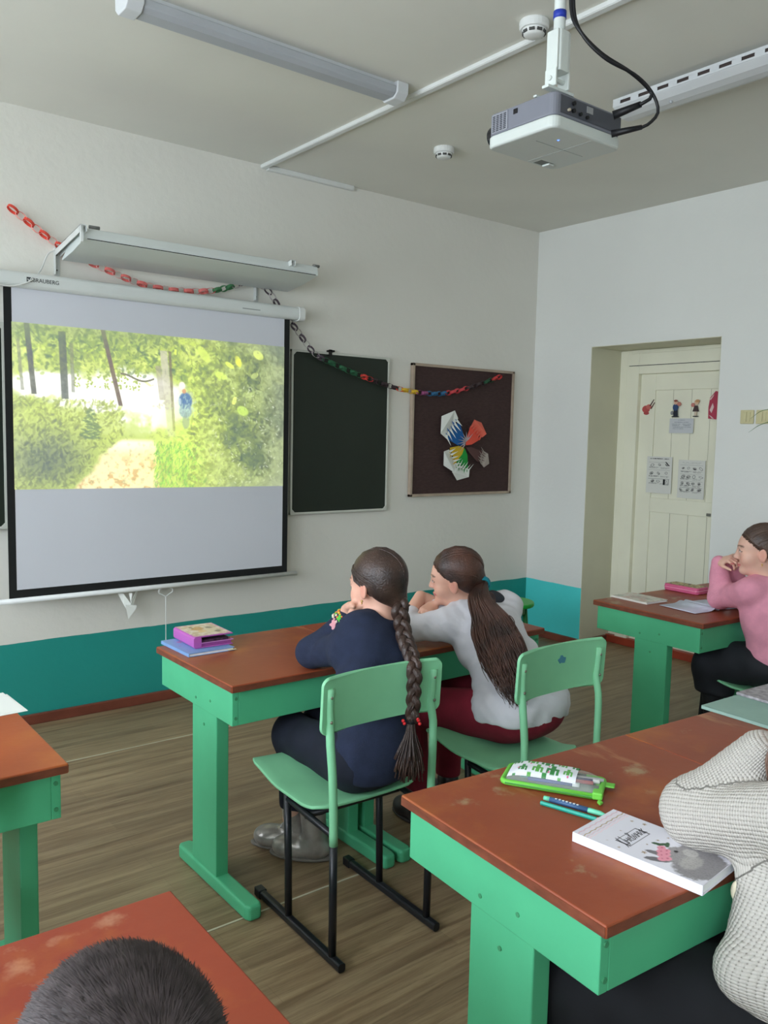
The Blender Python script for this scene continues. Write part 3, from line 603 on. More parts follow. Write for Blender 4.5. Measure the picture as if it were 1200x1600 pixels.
# ------------------------------------------------------------------ smoke detectors
def detector(label, loc, rz):
    t = thing('smoke_detector', label, 'smoke detector', loc, rz, 'smoke detectors on the ceiling')
    def disc(prof, n=24):
        b = MB(); vs = []
        for r, z in prof:
            for k in range(n): vs.append((r*math.cos(2*PI*k/n), r*math.sin(2*PI*k/n), z))
        m = len(prof); b.add(vs, [(i*n+k, (i+1)*n+k, (i+1)*n+(k+1) % n, i*n+(k+1) % n) for i in range(m-1) for k in range(n)]+[tuple(range(n)), tuple(reversed(range((m-1)*n, m*n)))]); return b
    disc([(.052, 0), (.054, -.006), (.054, -.024), (.050, -.030), (.047, -.030)]).build('base', M_white, t, smooth=False, bevel=.001)
    disc([(.044, -.030), (.044, -.034), (.036, -.050), (.028, -.054), (.001, -.055)]).build('cap', M_white, t, smooth=True)
    for k in range(9):
        a = 2*PI*k/9; Mx = Matrix.Rotation(a, 4, 'Z')
        MB().box((.0385, -.010, -.046), (.0425, .010, -.036), Mx).build('vent', mat('vent_shadow', (74, 74, 72), .8), t)
detector('round white smoke detector beside the cable duct, nearest the projector pole', (2.375, 2.205, ZC), .2)
detector('small round white smoke detector alone on the ceiling left of the projector', (3.04, 3.43, ZC), .6)
# ------------------------------------------------------------------ projector on its ceiling mount
M_pole = mat('white_mount_metal', (214, 220, 216), .4, vary=.02)
mt = thing('projector_mount', 'white ceiling pole with a sliding clamp holding the projector, wrapped in blue tape', 'ceiling mount', (1.90, 1.668, 2.46))
PX, PY = 1.90, 1.668
loc_build(MB().tube([(PX, PY, 2.60), (PX, PY, ZC)], .0165, 16), 'pole', M_pole, mt, smooth=True)
loc_build(MB().prism(rrect(PX-.02, PY-.024, PX+.02, PY+.024, .006), (2.525, 2.635), lambda a, b, c: (a, b, c)).box((PX+.021, PY-.02, 2.53), (PX+.027, PY+.02, 2.635)).box((PX-.027, PY-.02, 2.53), (PX-.021, PY+.02, 2.635)), 'sleeve', M_pole, mt, bevel=.001)
loc_build(MB().box((PX-.05, PY-.012, 2.474), (PX+.06, PY+.012, 2.482)).box((PX-.03, PY-.02, 2.482), (PX-.024, PY+.02, 2.53)).box((PX+.024, PY-.02, 2.482), (PX+.03, PY+.02, 2.53)).tube([(PX-.035, PY, 2.505), (PX+.04, PY, 2.505)], .007, 8).box((PX-.03, PY+.05, 2.470), (PX+.12, PY+.062, 2.476)), 'clamp', M_pole, mt, bevel=.001)
loc_build(MB().tube([(PX, PY, 2.672), (PX, PY, 2.692)], .0185, 16), 'blue_tape', mat('blue_tape', (38, 60, 168), .4), mt, smooth=True)
loc_build(MB().prism(arc(PX, PY, .06, 0, 2*PI, 20)[:-1], (ZC-.01, ZC), lambda a, b, c: (a, b, c)), 'ceiling_plate', M_pole, mt)
M_pg = mat('projector_grey_plastic', (122, 124, 134), .45, vary=.02); M_pd = mat('projector_port_panel', (78, 80, 88), .5, vary=.02); M_pw = mat('projector_white_plastic', (206, 212, 208), .4, vary=.01)
pj = thing('projector', 'grey and white digital projector hanging below the ceiling pole, cables plugged into its back', 'projector', (2.0, 1.76, 2.36), 0.0)
pr_ = rrect(-.150, -.130, .150, .130, .022, 5)
def pfn(a, b, c): return (a, b, c)
MB().prism(pr_, (.036, .098), pfn).build('upper_shell', M_pg, pj, bevel=.004)
MB().prism(rrect(-.153, -.133, .153, .133, .026, 5), (.0, .036), pfn).build('lower_shell', M_pw, pj, bevel=.008, seg=3)
rp = MB().box((-.128, -.1318, .044), (.145, -.1295, .092)).build('port_panel', M_pd, pj, bevel=.002)
for (x, z, r, c) in ((-.075, .078, .006, 'black_jack'), (-.075, .058, .006, 'black_jack'), (-.045, .056, .005, 'black_jack'), (-.095, .056, .004, 'steel_jack'), (-.015, .054, .005, 'black_jack')):
    MB().tube([(x, -.1315, z), (x, -.139, z)], r, 10).build('port', mat(c, (24, 24, 26) if c[0] == 'b' else (190, 180, 160), .4), rp)
MB().box((-.015, -.1335, .068), (.012, -.1312, .086)).build('sticker', mat('grey_sticker', (150, 152, 154), .6), rp)
gr = MB().box((-.1525, .048, .040), (-.1495, .112, .092)).build('vent_grille', mat('vent_light_grey', (150, 152, 160), .5), pj)
g = MB()
for i in range(4):
    for k in range(9): g.box((-.1535, .054+i*.0145, .043+k*.0052), (-.1522, .064+i*.0145, .0462+k*.0052))
g.build('vent_slots', mat('slot_dark', (66, 68, 76), .7), gr)
MB().box((-.1515, .010, .074), (-.1498, .026, .088)).build('side_sensor', mat('black_window', (26, 26, 30), .2), pj)
MB().box((.04, .085, -.0012), (.10, .118, .004)).build('foot_recess', mat('recess_grey', (120, 124, 120), .6), pj, bevel=.001)
MB().box((.080, .087, -.006), (.106, .117, .002)).build('adjust_foot', M_pw, pj, bevel=.003)
MB().box((-.10, -.02, -.0008), (.11, -.0185, .002)).box((.02, -.125, -.0008), (.0215, .12, .002)).build('cover_seam', mat('seam_grey', (168, 174, 170), .6), pj)
MB().ball((-.055, -.065, .0), (.0035, .0035, .0015), 8, 5).build('status_light', mat('blue_led', (70, 110, 255), .3, emit=4.0), pj)
MB().tube([(-.10, .1325, .050), (-.10, .155, .050)], .032, 24).build('lens', mat('lens_barrel', (30, 30, 34), .15), pj, smooth=False, bevel=.003)
M_cab = mat('black_cable', (22, 22, 26), .45)
c1 = thing('power_cable', 'black cable looping from the ceiling pole down to the upper socket on the projector back', 'cable', (PX+.03, PY-.02, ZC))
cpts = [(PX+.012, PY-.028, ZC), (PX+.012, PY-.030, 2.85), (PX+.016, PY-.026, 2.70), (PX+.028, PY-.05, 2.632), (PX+.085, PY-.085, 2.575), (PX+.17, PY-.12, 2.538), (PX+.225, PY-.14, 2.505), (PX+.235, PY-.15, 2.478), (PX+.215, PY-.125, 2.458)]
loc_build(MB().tube(catmull(cpts, .015), .0055, 8), 'cord', M_cab, c1, smooth=True)
loc_build(MB().tube([(PX+.222, PY-.125, 2.462), (PX+.18, PY-.060, 2.438)], [.009, .013], 8), 'plug', M_cab, c1, smooth=True)
c2 = thing('video_cable', 'black cable hanging lowest beside the projector, ending in the lower back socket', 'cable', (PX+.02, PY-.02, ZC))
cpts = [(PX+.020, PY-.034, ZC), (PX+.020, PY-.034, 2.85), (PX+.020, PY-.032, 2.70), (PX+.034, PY-.056, 2.620), (PX+.09, PY-.095, 2.560), (PX+.18, PY-.13, 2.530), (PX+.235, PY-.15, 2.49), (PX+.255, PY-.16, 2.44), (PX+.235, PY-.145, 2.405), (PX+.215, PY-.12, 2.392)]
loc_build(MB().tube(catmull(cpts, .015), .0048, 8), 'cord', M_cab, c2, smooth=True)
loc_build(MB().tube([(PX+.224, PY-.13, 2.397), (PX+.175, PY-.060, 2.385)], [.007, .011], 8), 'plug', M_cab, c2, smooth=True)
# ------------------------------------------------------------------ desks
M_green = mat('green_desk_paint', (82, 180, 132), 0.42, vary=0.05, scale=4, bump=0.06, bscale=18)
M_top = desk_top_mat('brown_desk_paint', (138, 66, 42), (158, 80, 50), (166, 148, 112))
M_topo = desk_top_mat('orange_brown_desk_paint', (156, 76, 44), (178, 92, 50), (186, 150, 116))
M_topr = desk_top_mat('red_brown_desk_paint', (142, 60, 42), (158, 74, 50), (180, 128, 100))
M_screw = mat('painted_screw', (66, 140, 98), .4)
M_edge = mat('worn_board_edge', (116, 62, 42), 0.55, vary=0.22, scale=18, stretch=(1, 1, 3))
def desk(label, x0, y0, w, d, top, post_y, rz=0.0, posts=(0.03, 1), group='green and brown school desks', ztop=0.72):
    """local origin = near left corner of the top on the floor"""
    t = thing('school_desk', label, 'desk', (x0, y0, 0), rz, group); tt = .024; za = ztop-tt
    to = MB().box((0, 0, za), (w, d, ztop)).build('tabletop', top, t, bevel=.003)
    MB().box((-.0008, .002, za+.002), (.003, d-.002, ztop-.004)).box((w-.003, .002, za+.002), (w+.0008, d-.002, ztop-.004)).box((.002, -.0008, za+.002), (w-.002, .003, ztop-.004)).build('worn_edge', M_edge, to)
    ha = .112; e = .012
    MB().box((e, .02, za-ha), (e+.022, d-.02, za)).build('end_panel', M_green, t, bevel=.002)
    MB().box((w-e-.022, .02, za-ha), (w-e, d-.02, za)).build('end_panel', M_green, t, bevel=.002)
    MB().box((e+.022, .02, za-ha), (w-e-.022, .042, za)).build('front_panel', M_green, t, bevel=.002)
    MB().box((e+.022, d-.042, za-ha), (w-e-.022, d-.02, za)).build('back_panel', M_green, t, bevel=.002)
    MB().box((e+.022, .042, za-ha+.004), (w-e-.022, d-.042, za-ha+.016)).build('shelf', mat('dark_plywood', (96, 74, 52), .7), t)
    for s, x in ((0, e+.001), (1, w-e-.045)):
        MB().box((x, post_y-.088, .045), (x+.044, post_y+.088, za-ha+.02 if False else za-.035)).build('post', M_green, t, bevel=.003)
        prof = arc(0, 0, .024, -PI/2, PI/2, 6)
        y0f, y1f = post_y-.31, post_y+.20
        foot = MB(); rr = [(x-.006, y0f+.02), (x+.002, y0f), (x+.042, y0f), (x+.050, y0f+.02), (x+.050, y1f-.02), (x+.042, y1f), (x+.002, y1f), (x-.006, y1f-.02)]
        foot.prism(rr, (0.0, .048), lambda a, b, c: (a, b, c)).build('foot', M_green, t, bevel=.010, seg=3)
        for (yy, zz) in ((post_y-.045, za-.070), (post_y+.06, za-.085), (post_y-.0, za-.16)):
            xs = x-.0012 if s == 0 else x+.045
            MB().tube([(xs-.001, yy, zz), (xs+.003, yy, zz)], .005, 8).build('screw', M_screw, t)
    for zz in (za-.025, za-.088):
        for xx in (e+.012, w-e-.012): MB().tube([(xx, .017, zz), (xx, .022, zz)], .0055, 8).build('screw', M_screw, t)
    return t
desk('green desk under the pink book and the girl with the long braid', 1.190, 2.250, .60, .572, M_top, .215)
desk('green desk the girl in white leans on, right of the braided girl', 1.7925, 2.250, .825, .572, M_top, .215)
d2r = math.radians(-4.2)
D2 = desk('green desk with brown top holding the cactus pencil case and the diary', 1.083, .778, .722, .575, M_top, .26, d2r)
D2b = desk('brown-topped desk carrying the pale green notebook, right of the pencil case desk', 1.083+.7235*math.cos(d2r), .778+.7235*math.sin(d2r), .72, .575, M_top, .26, d2r)
desk('green desk by the door holding the pink pencil case and white booklet', 3.255, 1.925, .72, .60, M_top, .27, math.radians(-2.5))
desk('green desk at the right wall, beside the girl in pink', 3.255+.7215, 1.895, .72, .60, M_top, .27, math.radians(-2.5))
desk('orange-brown topped desk at the left edge, in front of the empty green chair', -.125, 1.930, .724, .63, M_topo, .30)
desk('red-brown topped desk in the foreground behind the boy\'s cropped head', -.165, .675, .722, .62, M_topr, .30, math.radians(-.8))
# ------------------------------------------------------------------ chairs
M_cg = mat('green_chair_paint', (132, 200, 154), .45, vary=.06, scale=5, bump=.06, bscale=20)
M_blk = mat('black_steel_tube', (26, 28, 32), .35, vary=.1, scale=9)
M_steel = mat('steel_end', (150, 146, 132), .4, metal=.9)
def chair_proto():
    """local origin on the floor under the seat centre; the sitter faces +y"""
    t = thing('school_chair', '', 'chair', (0, 0, 0), 0, 'green school chairs'); W = .172
    for s in (-1, 1):
        x = s*W
        MB().prism(rrect(x-.012, .004, x+.012, .030, .008, 3), (-.255, .235), lambda a, b, c: (a, c, b)).build('runner', M_blk, t, bevel=.001)
        MB().box((x-.0135, .200, .003), (x+.0135, .238, .0315)).build('runner_cap', M_blk, t, bevel=.003)
        MB().tube([(x, .040, .028), (x, .045, .20), (x, .055, .405)], .0115, 10).build('front_leg', M_blk, t, smooth=True)
        xt = s*.184
        MB().tube([(x, -.205, .028), (x+s*.002, -.205, .355)], .0115, 10).build('rear_leg', M_blk, t, smooth=True)
        up = [(x+s*.002, -.205, .352), (x+s*.004, -.205, .45), (x+s*.008, -.203, .56), (x+s*.012, -.197, .64), (xt-s*.004, -.186, .70), (xt, -.188, .745), (xt, -.192, .798)]
        MB().tube(catmull(up, .03), .0122, 10).build('backrest_post', M_cg, t, smooth=True)
        MB().tube([(x, .055, .395), (x, -.06, .385), (x, -.205, .378)], .010, 8).build('seat_rail', M_blk, t, smooth=True)
        for z in (.705, .775): MB().ball((xt, -.201, z), (.005, .003, .005), 8, 5).build('rivet', M_steel, t, smooth=True)
    MB().tube([(-W, -.05, .378), (W, -.05, .378)], .010, 8).build('crossbar', M_blk, t, smooth=True)
    MB().tube([(-W, .055, .392), (W, .055, .392)], .010, 8).build('crossbar', M_blk, t, smooth=True)
    # bent plywood seat
    b = MB(); nx, ny = 13, 15; hw = .186; vs = []; fs = []
    out = lambda v: (1-(abs(v-.5)*2)**10*.05)
    for j in range(ny):
        v = j/(ny-1); y = -.135+.405*v
        for i in range(nx):
            u = i/(nx-1)*2-1; cr = .020 if v in (0, 1) else 0
            xx = u*hw*(1-.08*(v < .04)-.05*(v > .96))
            z = .414+.030*sm(np.array(v), .55, 1.0)+.016*sm(np.array(-v), -.22, 0)+.006*u*u
            vs.append((xx, y+(.012 if v == 0 and abs(u) > .9 else 0), float(z)))
    fs = [(j*nx+i, j*nx+i+1, (j+1)*nx+i+1, (j+1)*nx+i) for j in range(ny-1) for i in range(nx-1)]
    b.add(vs, fs); o = b.build('seat', M_cg, t, smooth=True); s = o.modifiers.new('thick', 'SOLIDIFY'); s.thickness = .010; s.offset = -1
    s = o.modifiers.new('bev', 'BEVEL'); s.width = .003; s.segments = 2; s.limit_method = 'ANGLE'; s.angle_limit = .8
    # bent plywood backrest with rounded corners
    poly = rrect(-.212, .668, .212, .830, .024, 4); b = MB(); N = 25
    zs = [0, .0008, .0025, .005, .009, .014, .019, .025, .05, .081, .112, .137, .143, .148, .153, .157, .1595, .1612, .162]; rows = len(zs); vs = []
    for j in range(rows):
        z = .668+zs[j]; cut = 0
        dz = min(z-.668, 0.830-z); cut = .024-math.sqrt(max(0, .024**2-(.024-min(.024, dz))**2))
        for i in range(N):
            u = i/(N-1)*2-1; x = u*(.212-cut); y = -.176+.028*(1-u*u)-.012+(z-.668)*-.06
            vs.append((x, y, z))
    b.add(vs, [(j*N+i, j*N+i+1, (j+1)*N+i+1, (j+1)*N+i) for j in range(rows-1) for i in range(N-1)])
    o = b.build('backrest', M_cg, t, smooth=True); s = o.modifiers.new('thick', 'SOLIDIFY'); s.thickness = .009; s.offset = 0
    s = o.modifiers.new('bev', 'BEVEL'); s.width = .003; s.segments = 2; s.limit_method = 'ANGLE'; s.angle_limit = .8
    return t
ch = chair_proto()
def put(o, x, y, rz, label): o.location = (x, y, 0); o.rotation_euler = (0, 0, math.radians(rz)); o['label'] = label; return o
put(ch, 1.470, 2.040, -1.5, 'green school chair with black legs under the girl with the long braid')
put(copy_tree(ch), 2.112, 1.925, -.5, 'green school chair carrying the leaning girl in white and dark red')
put(copy_tree(ch), .205, 2.02, 0, 'empty green school chair cut off by the left edge, at the orange-brown desk')
put(copy_tree(ch), 3.635, 1.78, -8, 'green school chair under the girl in the pink sweater')
put(copy_tree(ch), 1.505, .56, -6, 'green school chair under the child in the cream knitted cardigan')
_c2 = [o for o in COL.objects if o.get('label', '').startswith('green school chair carrying')][0]
_bm = MB().prism([(.020+.017*math.cos(a*.5)*(1+.25*math.sin(a*2.3)), .775+.013*math.sin(a*.5)*(1+.3*math.cos(a*1.7))) for a in range(12)], (-.1735, -.1700), lambda a, b, c: (a, c, b)).build('blue_mark', mat('blue_smudge', (70, 132, 150), .6), _c2)
# ------------------------------------------------------------------ stool in the far corner
st = thing('stool', 'small bright green round-topped stool in the far corner behind the girl in white', 'stool', (3.865, 3.64, 0))
M_bg = mat('bright_green_paint', (24, 168, 56), .4)
MB().prism(arc(0, 0, .17, 0, 2*PI, 28)[:-1], (.435, .462), lambda a, b, c: (a, b, c)).build('seat', M_bg, st, bevel=.008, seg=3)
for k in range(4):
    a = PI/4+k*PI/2; MB().tube([(.11*math.cos(a), .11*math.sin(a), .435), (.15*math.cos(a), .15*math.sin(a), 0)], [.016, .013], 8).build('leg', mat('dark_green_paint', (26, 110, 54), .45), st, smooth=True)
MB().prism(arc(0, 0, .115, 0, 2*PI, 24)[:-1], (.385, .435), lambda a, b, c: (a, b, c)).build('apron', mat('dark_green_paint', (26, 110, 54), .45), st)
# ------------------------------------------------------------------ things on the desks
def place(root, x, y, z, deg): root.location = (x, y, z); root.rotation_euler = (0, 0, math.radians(deg)); return root
W2 = mat('book_page_edges', (236, 238, 240), .7, vary=.02)
def pic(H, W, fn):
    v, u = np.meshgrid(np.linspace(0, 1, H), np.linspace(0, 1, W), indexing='ij'); return fn(u, v)
def L3(*c): return np.array(lin(c))
def blend(img, m, c): m = np.clip(m, 0, 1)[..., None]; return img*(1-m)+L3(*c)*m
def hardbook(name, label, cat, w, h, t, cover, pages=True, group=None, top=None, rounded=0.0):
    """closed book lying flat: local x = width, y = height, spine at x=0"""
    r = thing(name, label, cat, group=group)
    MB().box((0, 0, 0), (w, h, .0022)).box((0, 0, t-.0022), (w, h, t)).box((0, 0, .0022), (.003, h, t-.0022)).build('cover', cover, r, bevel=.0008)
    MB().box((.0035, .003, .0022), (w-.004, h-.003, t-.0022)).build('pages', W2, r)
    return r
M_attr = mat('printed_picture', (255, 255, 255), .45, vary=.02, attr='col')
M_attr_p = mat('printed_paper', (255, 255, 255), .8, vary=.02, attr='col')
# --- diary: corners near-left spine etc. measured on the desk
dy = hardbook('diary', 'white hardback diary printed with a grey rabbit and zigzags, under the cardigan sleeve', 'diary', .150, .262, .019, mat('white_cover', (226, 224, 232), .4, vary=.01))
def diary_img(u, v):   # u across the width, v from top edge downwards
    img = np.zeros(u.shape+(3,))+L3(224, 222, 230); asp = .262/.150; V = v*asp
    for k, (c, w) in enumerate((((222, 188, 196), .014), ((236, 216, 222), .010), ((176, 138, 92), .010), ((222, 196, 204), .012), ((236, 212, 218), .012))):
        z = .07+k*.042+.018*(np.abs((u*7.5) % 1-.5)*2-.5)*2*.5; img = blend(img, 1-sm(np.abs(V-z), w*.5, w), c)
    # rabbit
    n = fbm(u*1.0, V, 40, 5, 3); n2 = fbm(u, V, 90, 8, 2)
    def el(cx, cy, rx, ry, an=0):
        a = (u-cx)*math.cos(an)+(V-cy)*math.sin(an); b = -(u-cx)*math.sin(an)+(V-cy)*math.cos(an); return (a/rx)**2+(b/ry)**2+(n-.5)*.5
    body = np.minimum(el(.42, 1.52, .40, .30), el(.66, 1.36, .30, .24)); img = blend(img, sm(-body, -1.15, -.8), (142, 138, 140))
    img = blend(img, sm(-el(.16, 1.10, .055, .16, -.5), -1.1, -.8), (112, 108, 112)); img = blend(img, sm(-el(.30, 1.02, .05, .15, -.25), -1.1, -.8), (120, 116, 120))
    head = el(.46, 1.24, .24, .20); img = blend(img, sm(-head, -1.15, -.85), (156, 152, 152)); img = blend(img, sm(-el(.40, 1.42, .22, .13), -1.1, -.6)*.7, (184, 180, 176))
    img = blend(img, sm(-el(.62, 1.30, .10, .10), -1.1, -.7)*.8, (196, 192, 188)); img = blend(img, (n2-.5)*1.4*sm(-np.minimum(body, head), -1.2, -.9), (84, 82, 86))
    img = blend(img, sm(-el(.52, 1.16, .032, .026), -1.1, -.8), (34, 28, 30))
    for cx, cy in ((.22, 1.13), (.30, 1.08), (.38, 1.03), (.47, .99), (.27, 1.17), (.36, 1.11), (.44, 1.07)):
        img = blend(img, sm(-el(cx, cy, .062, .052), -1.15, -.85), (226, 148, 164)); img = blend(img, sm(-el(cx+.01, cy, .02, .015), -1.1, -.8), (196, 104, 128))
    for cx, cy, a in ((.56, .95, .5), (.60, 1.0, -.4), (.53, .90, 1.2)): img = blend(img, sm(-el(cx, cy, .07, .03, a), -1.15, -.85), (62, 92, 62))
    for cx, cy, r in ((.86, .36, .022), (.90, .52, .030), (.20, .90, .034), (.62, .86, .020), (.08, .62, .018), (.78, .92, .016), (.50, .40, .012), (.14, .42, .012), (.42, .82, .012)):
        th = np.arctan2(V-cy, u-cx); rr = np.hypot(u-cx, V-cy); img = blend(img, 1-sm(rr, r*(.62+.38*np.cos(5*th)), r*(.72+.42*np.cos(5*th))+.004), (160, 132, 92))
    bx = np.maximum(np.abs(u-.46)/.24, np.abs(V-.60)/.105); img = blend(img, (1-sm(np.abs(bx-1), .035, .06)), (72, 68, 74))
    return img
pnl = grid_panel('cover_picture', pic(170, 110, diary_img), lambda u, v: (.001+u*.148, .001+v*.260, .0194+0*u), M_attr, dy)
# hand lettering of the word on the cover, drawn as brush strokes
ST = [[(0, 1), (0, .05), (.28, .05)], [(.22, 1), (.22, -.12)], [(0, .05), (-.05, -.2)],                 # Д-like capital
      [(.30, .55), (.30, .05)], [(.48, .55), (.48, .05)], [(.30, .32), (.48, .32)],                   # н
      [(.56, .32), (.70, .36), (.66, .55), (.57, .45), (.57, .15), (.70, .05)],                        # е
      [(.78, .05), (.78, .95), (.90, .85), (.80, .50), (.93, .35), (.88, .05), (.78, .05)],            # в
      [(1.0, .55), (1.0, .05), (1.16, .55), (1.16, .05)],                                              # и
      [(1.24, .55), (1.24, .05)], [(1.24, .32), (1.42, .32)], [(1.42, .55), (1.42, .05)],              # н
      [(1.50, .55), (1.50, .05), (1.66, .55), (1.66, .05)],                                            # и
      [(1.74, .60), (1.74, .02)], [(1.90, .58), (1.75, .30), (1.92, .02)]]                             # к
wr = MB()
for s in ST:
    pts = [(.030+(x+y*.22)*.0405, .262-.1000+(y)*.030, .0198) for x, y in s]; wr.tube(pts, .00085, 5, flat=(1.0, .3))
wr.build('title_lettering', mat('black_ink', (34, 30, 34), .5), dy)
dv = Vector((1.281-1.261, .745-.996)); ang = math.degrees(math.atan2(-dv.x, -(dv.y)))  # spine direction
place(dy, 1.290, .735, .7205, 6.0)
dy.children[0]
# --- pencil case with cactus window
pc = thing('pencil_case', 'clear pencil case with green zip edge and cactus print, full of pens', 'pencil case')
def cact(u, v):
    img = np.zeros(u.shape+(3,))+L3(224, 226, 232); X = u*4.6; Y = v*1.5
    for k in range(16):
        cx, cy, s = (k % 6)*1.02+.45+.5*((k//6) % 2), (k//6)*.72+.25, .9+.2*((k*7) % 3)
        g = (92, 168, 78) if k % 2 else (58, 134, 70)
        d = np.minimum(np.maximum(np.abs(X-cx)/(.12*s), np.abs(Y-cy)/(.30*s)), np.minimum(np.maximum(np.abs(X-cx)/(.30*s), np.abs(Y-cy)/(.07*s)), np.minimum(np.maximum(np.abs(X-cx+.26*s)/(.07*s), np.abs(Y-cy-.10)/(.17*s)), np.maximum(np.abs(X-cx-.26*s)/(.07*s), np.abs(Y-cy-.16)/(.17*s)))))
        img = blend(img, 1-sm(d, .9, 1.1), g)
    for k in range(14):
        cx, cy = (k*1.37) % 6.2, (k*.61) % 2.0; img = blend(img, 1-sm(np.hypot(X-cx, Y-cy), .05, .08), (216, 110, 150))
    return img
PCL, PCW = .205, .090
def pillow(u, v, hmax, z0): return z0+hmax*(np.clip(1-(2*u-1)**4, 0, 1)**.6)*(np.clip(1-(2*v-1)**4, 0, 1)**.6)
grid_panel('cactus_print', pic(110, 220, cact), lambda u, v: (.004+u*.152, .006+v*.080, pillow(.02+u*.74, .05+v*.90, .026, .010)), M_attr, pc)
vs = []; nx, ny = 26, 12; b = MB()
for j in range(ny+1):
    for i in range(nx+1): u, v = i/nx, j/ny; vs.append((u*PCL, v*PCW, float(pillow(np.array(u), np.array(v), .024, .010))))
b.add(vs, [(j*(nx+1)+i, j*(nx+1)+i+1, (j+1)*(nx+1)+i+1, (j+1)*(nx+1)+i) for j in range(ny) for i in range(nx)])
MP = mat('clear_soft_plastic', (226, 234, 226), .12, vary=0, alpha=.22, spec=.6)
b.build('clear_window', MP, pc, smooth=True)
MG = mat('bright_green_zip_tape', (110, 196, 70), .5, vary=.05)
b = MB(); ln = rrect(-.004, -.006, PCL+.004, PCW+.004, .012, 4); b.tube([(x, y, .007) for x, y in ln]+[(ln[0][0], ln[0][1], .007)], .0068, 8); b.build('zip_band', MG, pc, smooth=True)
b = MB().tube([(0.004, -.0125, .0075), (PCL-.004, -.0125, .0075)], .0016, 6); b.build('zip_teeth', mat('dark_green_zip', (62, 140, 60), .5), pc)
b = MB().box((PCL-.010, -.016, .004), (PCL+.012, .010, .020)).prism([(PCL+.004, -.014), (PCL+.016, -.026), (PCL+.010, -.040), (PCL+.002, -.028)], (.002, .008), lambda a, c, d: (a, c, d)); b.build('zip_pull', MG, pc, bevel=.003)
b = MB().box((PCL-.012, PCW-.035, .006), (PCL+.030, PCW-.012, .010)); b.build('end_tab', MG, pc, bevel=.002)
b = MB().box((.002, .002, .001), (PCL-.002, PCW-.002, .008)); b.build('bottom', mat('grey_pouch_fabric', (120, 132, 122), .8), pc)
for k, (y, c, x0) in enumerate(((.018, (44, 62, 140), .05), (.030, (60, 150, 150), .03), (.042, (200, 80, 96), .08), (.054, (76, 52, 120), .09), (.066, (196, 196, 204), .10), (.076, (50, 54, 60), .06))):
    o = MB().tube([(x0, y, .013), (x0+.11, y+.004, .015)], .0045, 8).build('pen', mat('pen_colour_%d' % k, c, .35), pc, smooth=True)
    if k in (0, 3): MB().tube([(x0+.098, y+.0036, .0148), (x0+.113, y+.0041, .0151)], .0052, 8).build('white_cap', M_white, o, smooth=True)
place(pc, 1.352, 1.262, .721, -59)
# pens beside the case
p1 = thing('pen', 'blue and white felt-tip pen with mint cap lying beside the pencil case', 'pen')
MB().tube([(0, 0, .0062), (.085, 0, .0062)], .0056, 12).build('barrel', mat('blue_label', (58, 92, 132), .35), p1, smooth=True)
MB().tube([(-.014, 0, .0062), (0, 0, .0062)], [.0044, .0056], 12).build('end_plug', mat('mint_plastic', (112, 206, 170), .35), p1, smooth=True)
MB().tube([(.085, 0, .0062), (.088, 0, .0062), (.112, 0, .0062), (.118, 0, .0058), (.132, 0, .005)], [.0052, .0058, .0052, .0035, .0012], 12).build('cap', mat('mint_plastic', (112, 206, 170), .35), p1, smooth=True)
lt = MB()
for k in range(7): lt.box((.012+k*.008, -.0026, .0112), (.016+k*.008, .0014+.001*(k % 2), .0122))
lt.build('white_print', M_white, p1)
place(p1, 1.362, 1.137, .7205, -72.5)
p2 = thing('pen', 'teal pencil with a pink end lying along the felt-tip pen', 'pencil')
MB().tube([(0, 0, .0048), (.125, 0, .0048)], .0045, 6).build('barrel', mat('teal_plastic', (18, 160, 140), .35), p2)
MB().tube([(.125, 0, .0048), (.137, 0, .0048), (.143, 0, .0048)], [.0045, .004, .0015], 8).build('tip', mat('pink_plastic', (226, 150, 150), .5), p2, smooth=True)
place(p2, 1.336, 1.140, .7205, -74)
# --- books on the second desk, right
def soft(name, label, cat, w, h, t, cmat, group=None):
    r = thing(name, label, cat, group=group)
    MB().box((0, 0, t-.0008), (w, h, t)).box((0, 0, 0), (w, h, .0008)).box((0, 0, 0), (.0008, h, t)).build('cover', cmat, r)
    MB().box((.0012, .002, .0008), (w-.002, h-.002, t-.0008)).build('pages', W2, r); return r
nb = soft('notebook', 'pale grey-green notebook on the far right of the brown desk', 'notebook', .30, .215, .010, mat('pale_sage_cover', (150, 182, 170), .6, vary=.06, scale=9))
place(nb, 2.206, 1.085, .7205, -2)
nb2 = hardbook('exercise_book', 'grey patterned book lying on the pale grey-green notebook', 'book', .20, .15, .008, mat('grey_pattern_cover', (162, 156, 160), .6, vary=.3, scale=60))
place(nb2, 2.385, 1.145, .7315, -4)
# --- left neighbour's paper
sh = thing('paper_sheet', 'white sheet of paper on the orange-brown desk at the left edge', 'paper')
MB().box((0, 0, 0), (.20, .19, .0016)).build('sheet', W_, sh)
MB().box((.02, -.012, -.0002), (.205, .17, .0008)).build('under_sheet', W_, sh)
place(sh, .42, 2.36, .7208, 3)
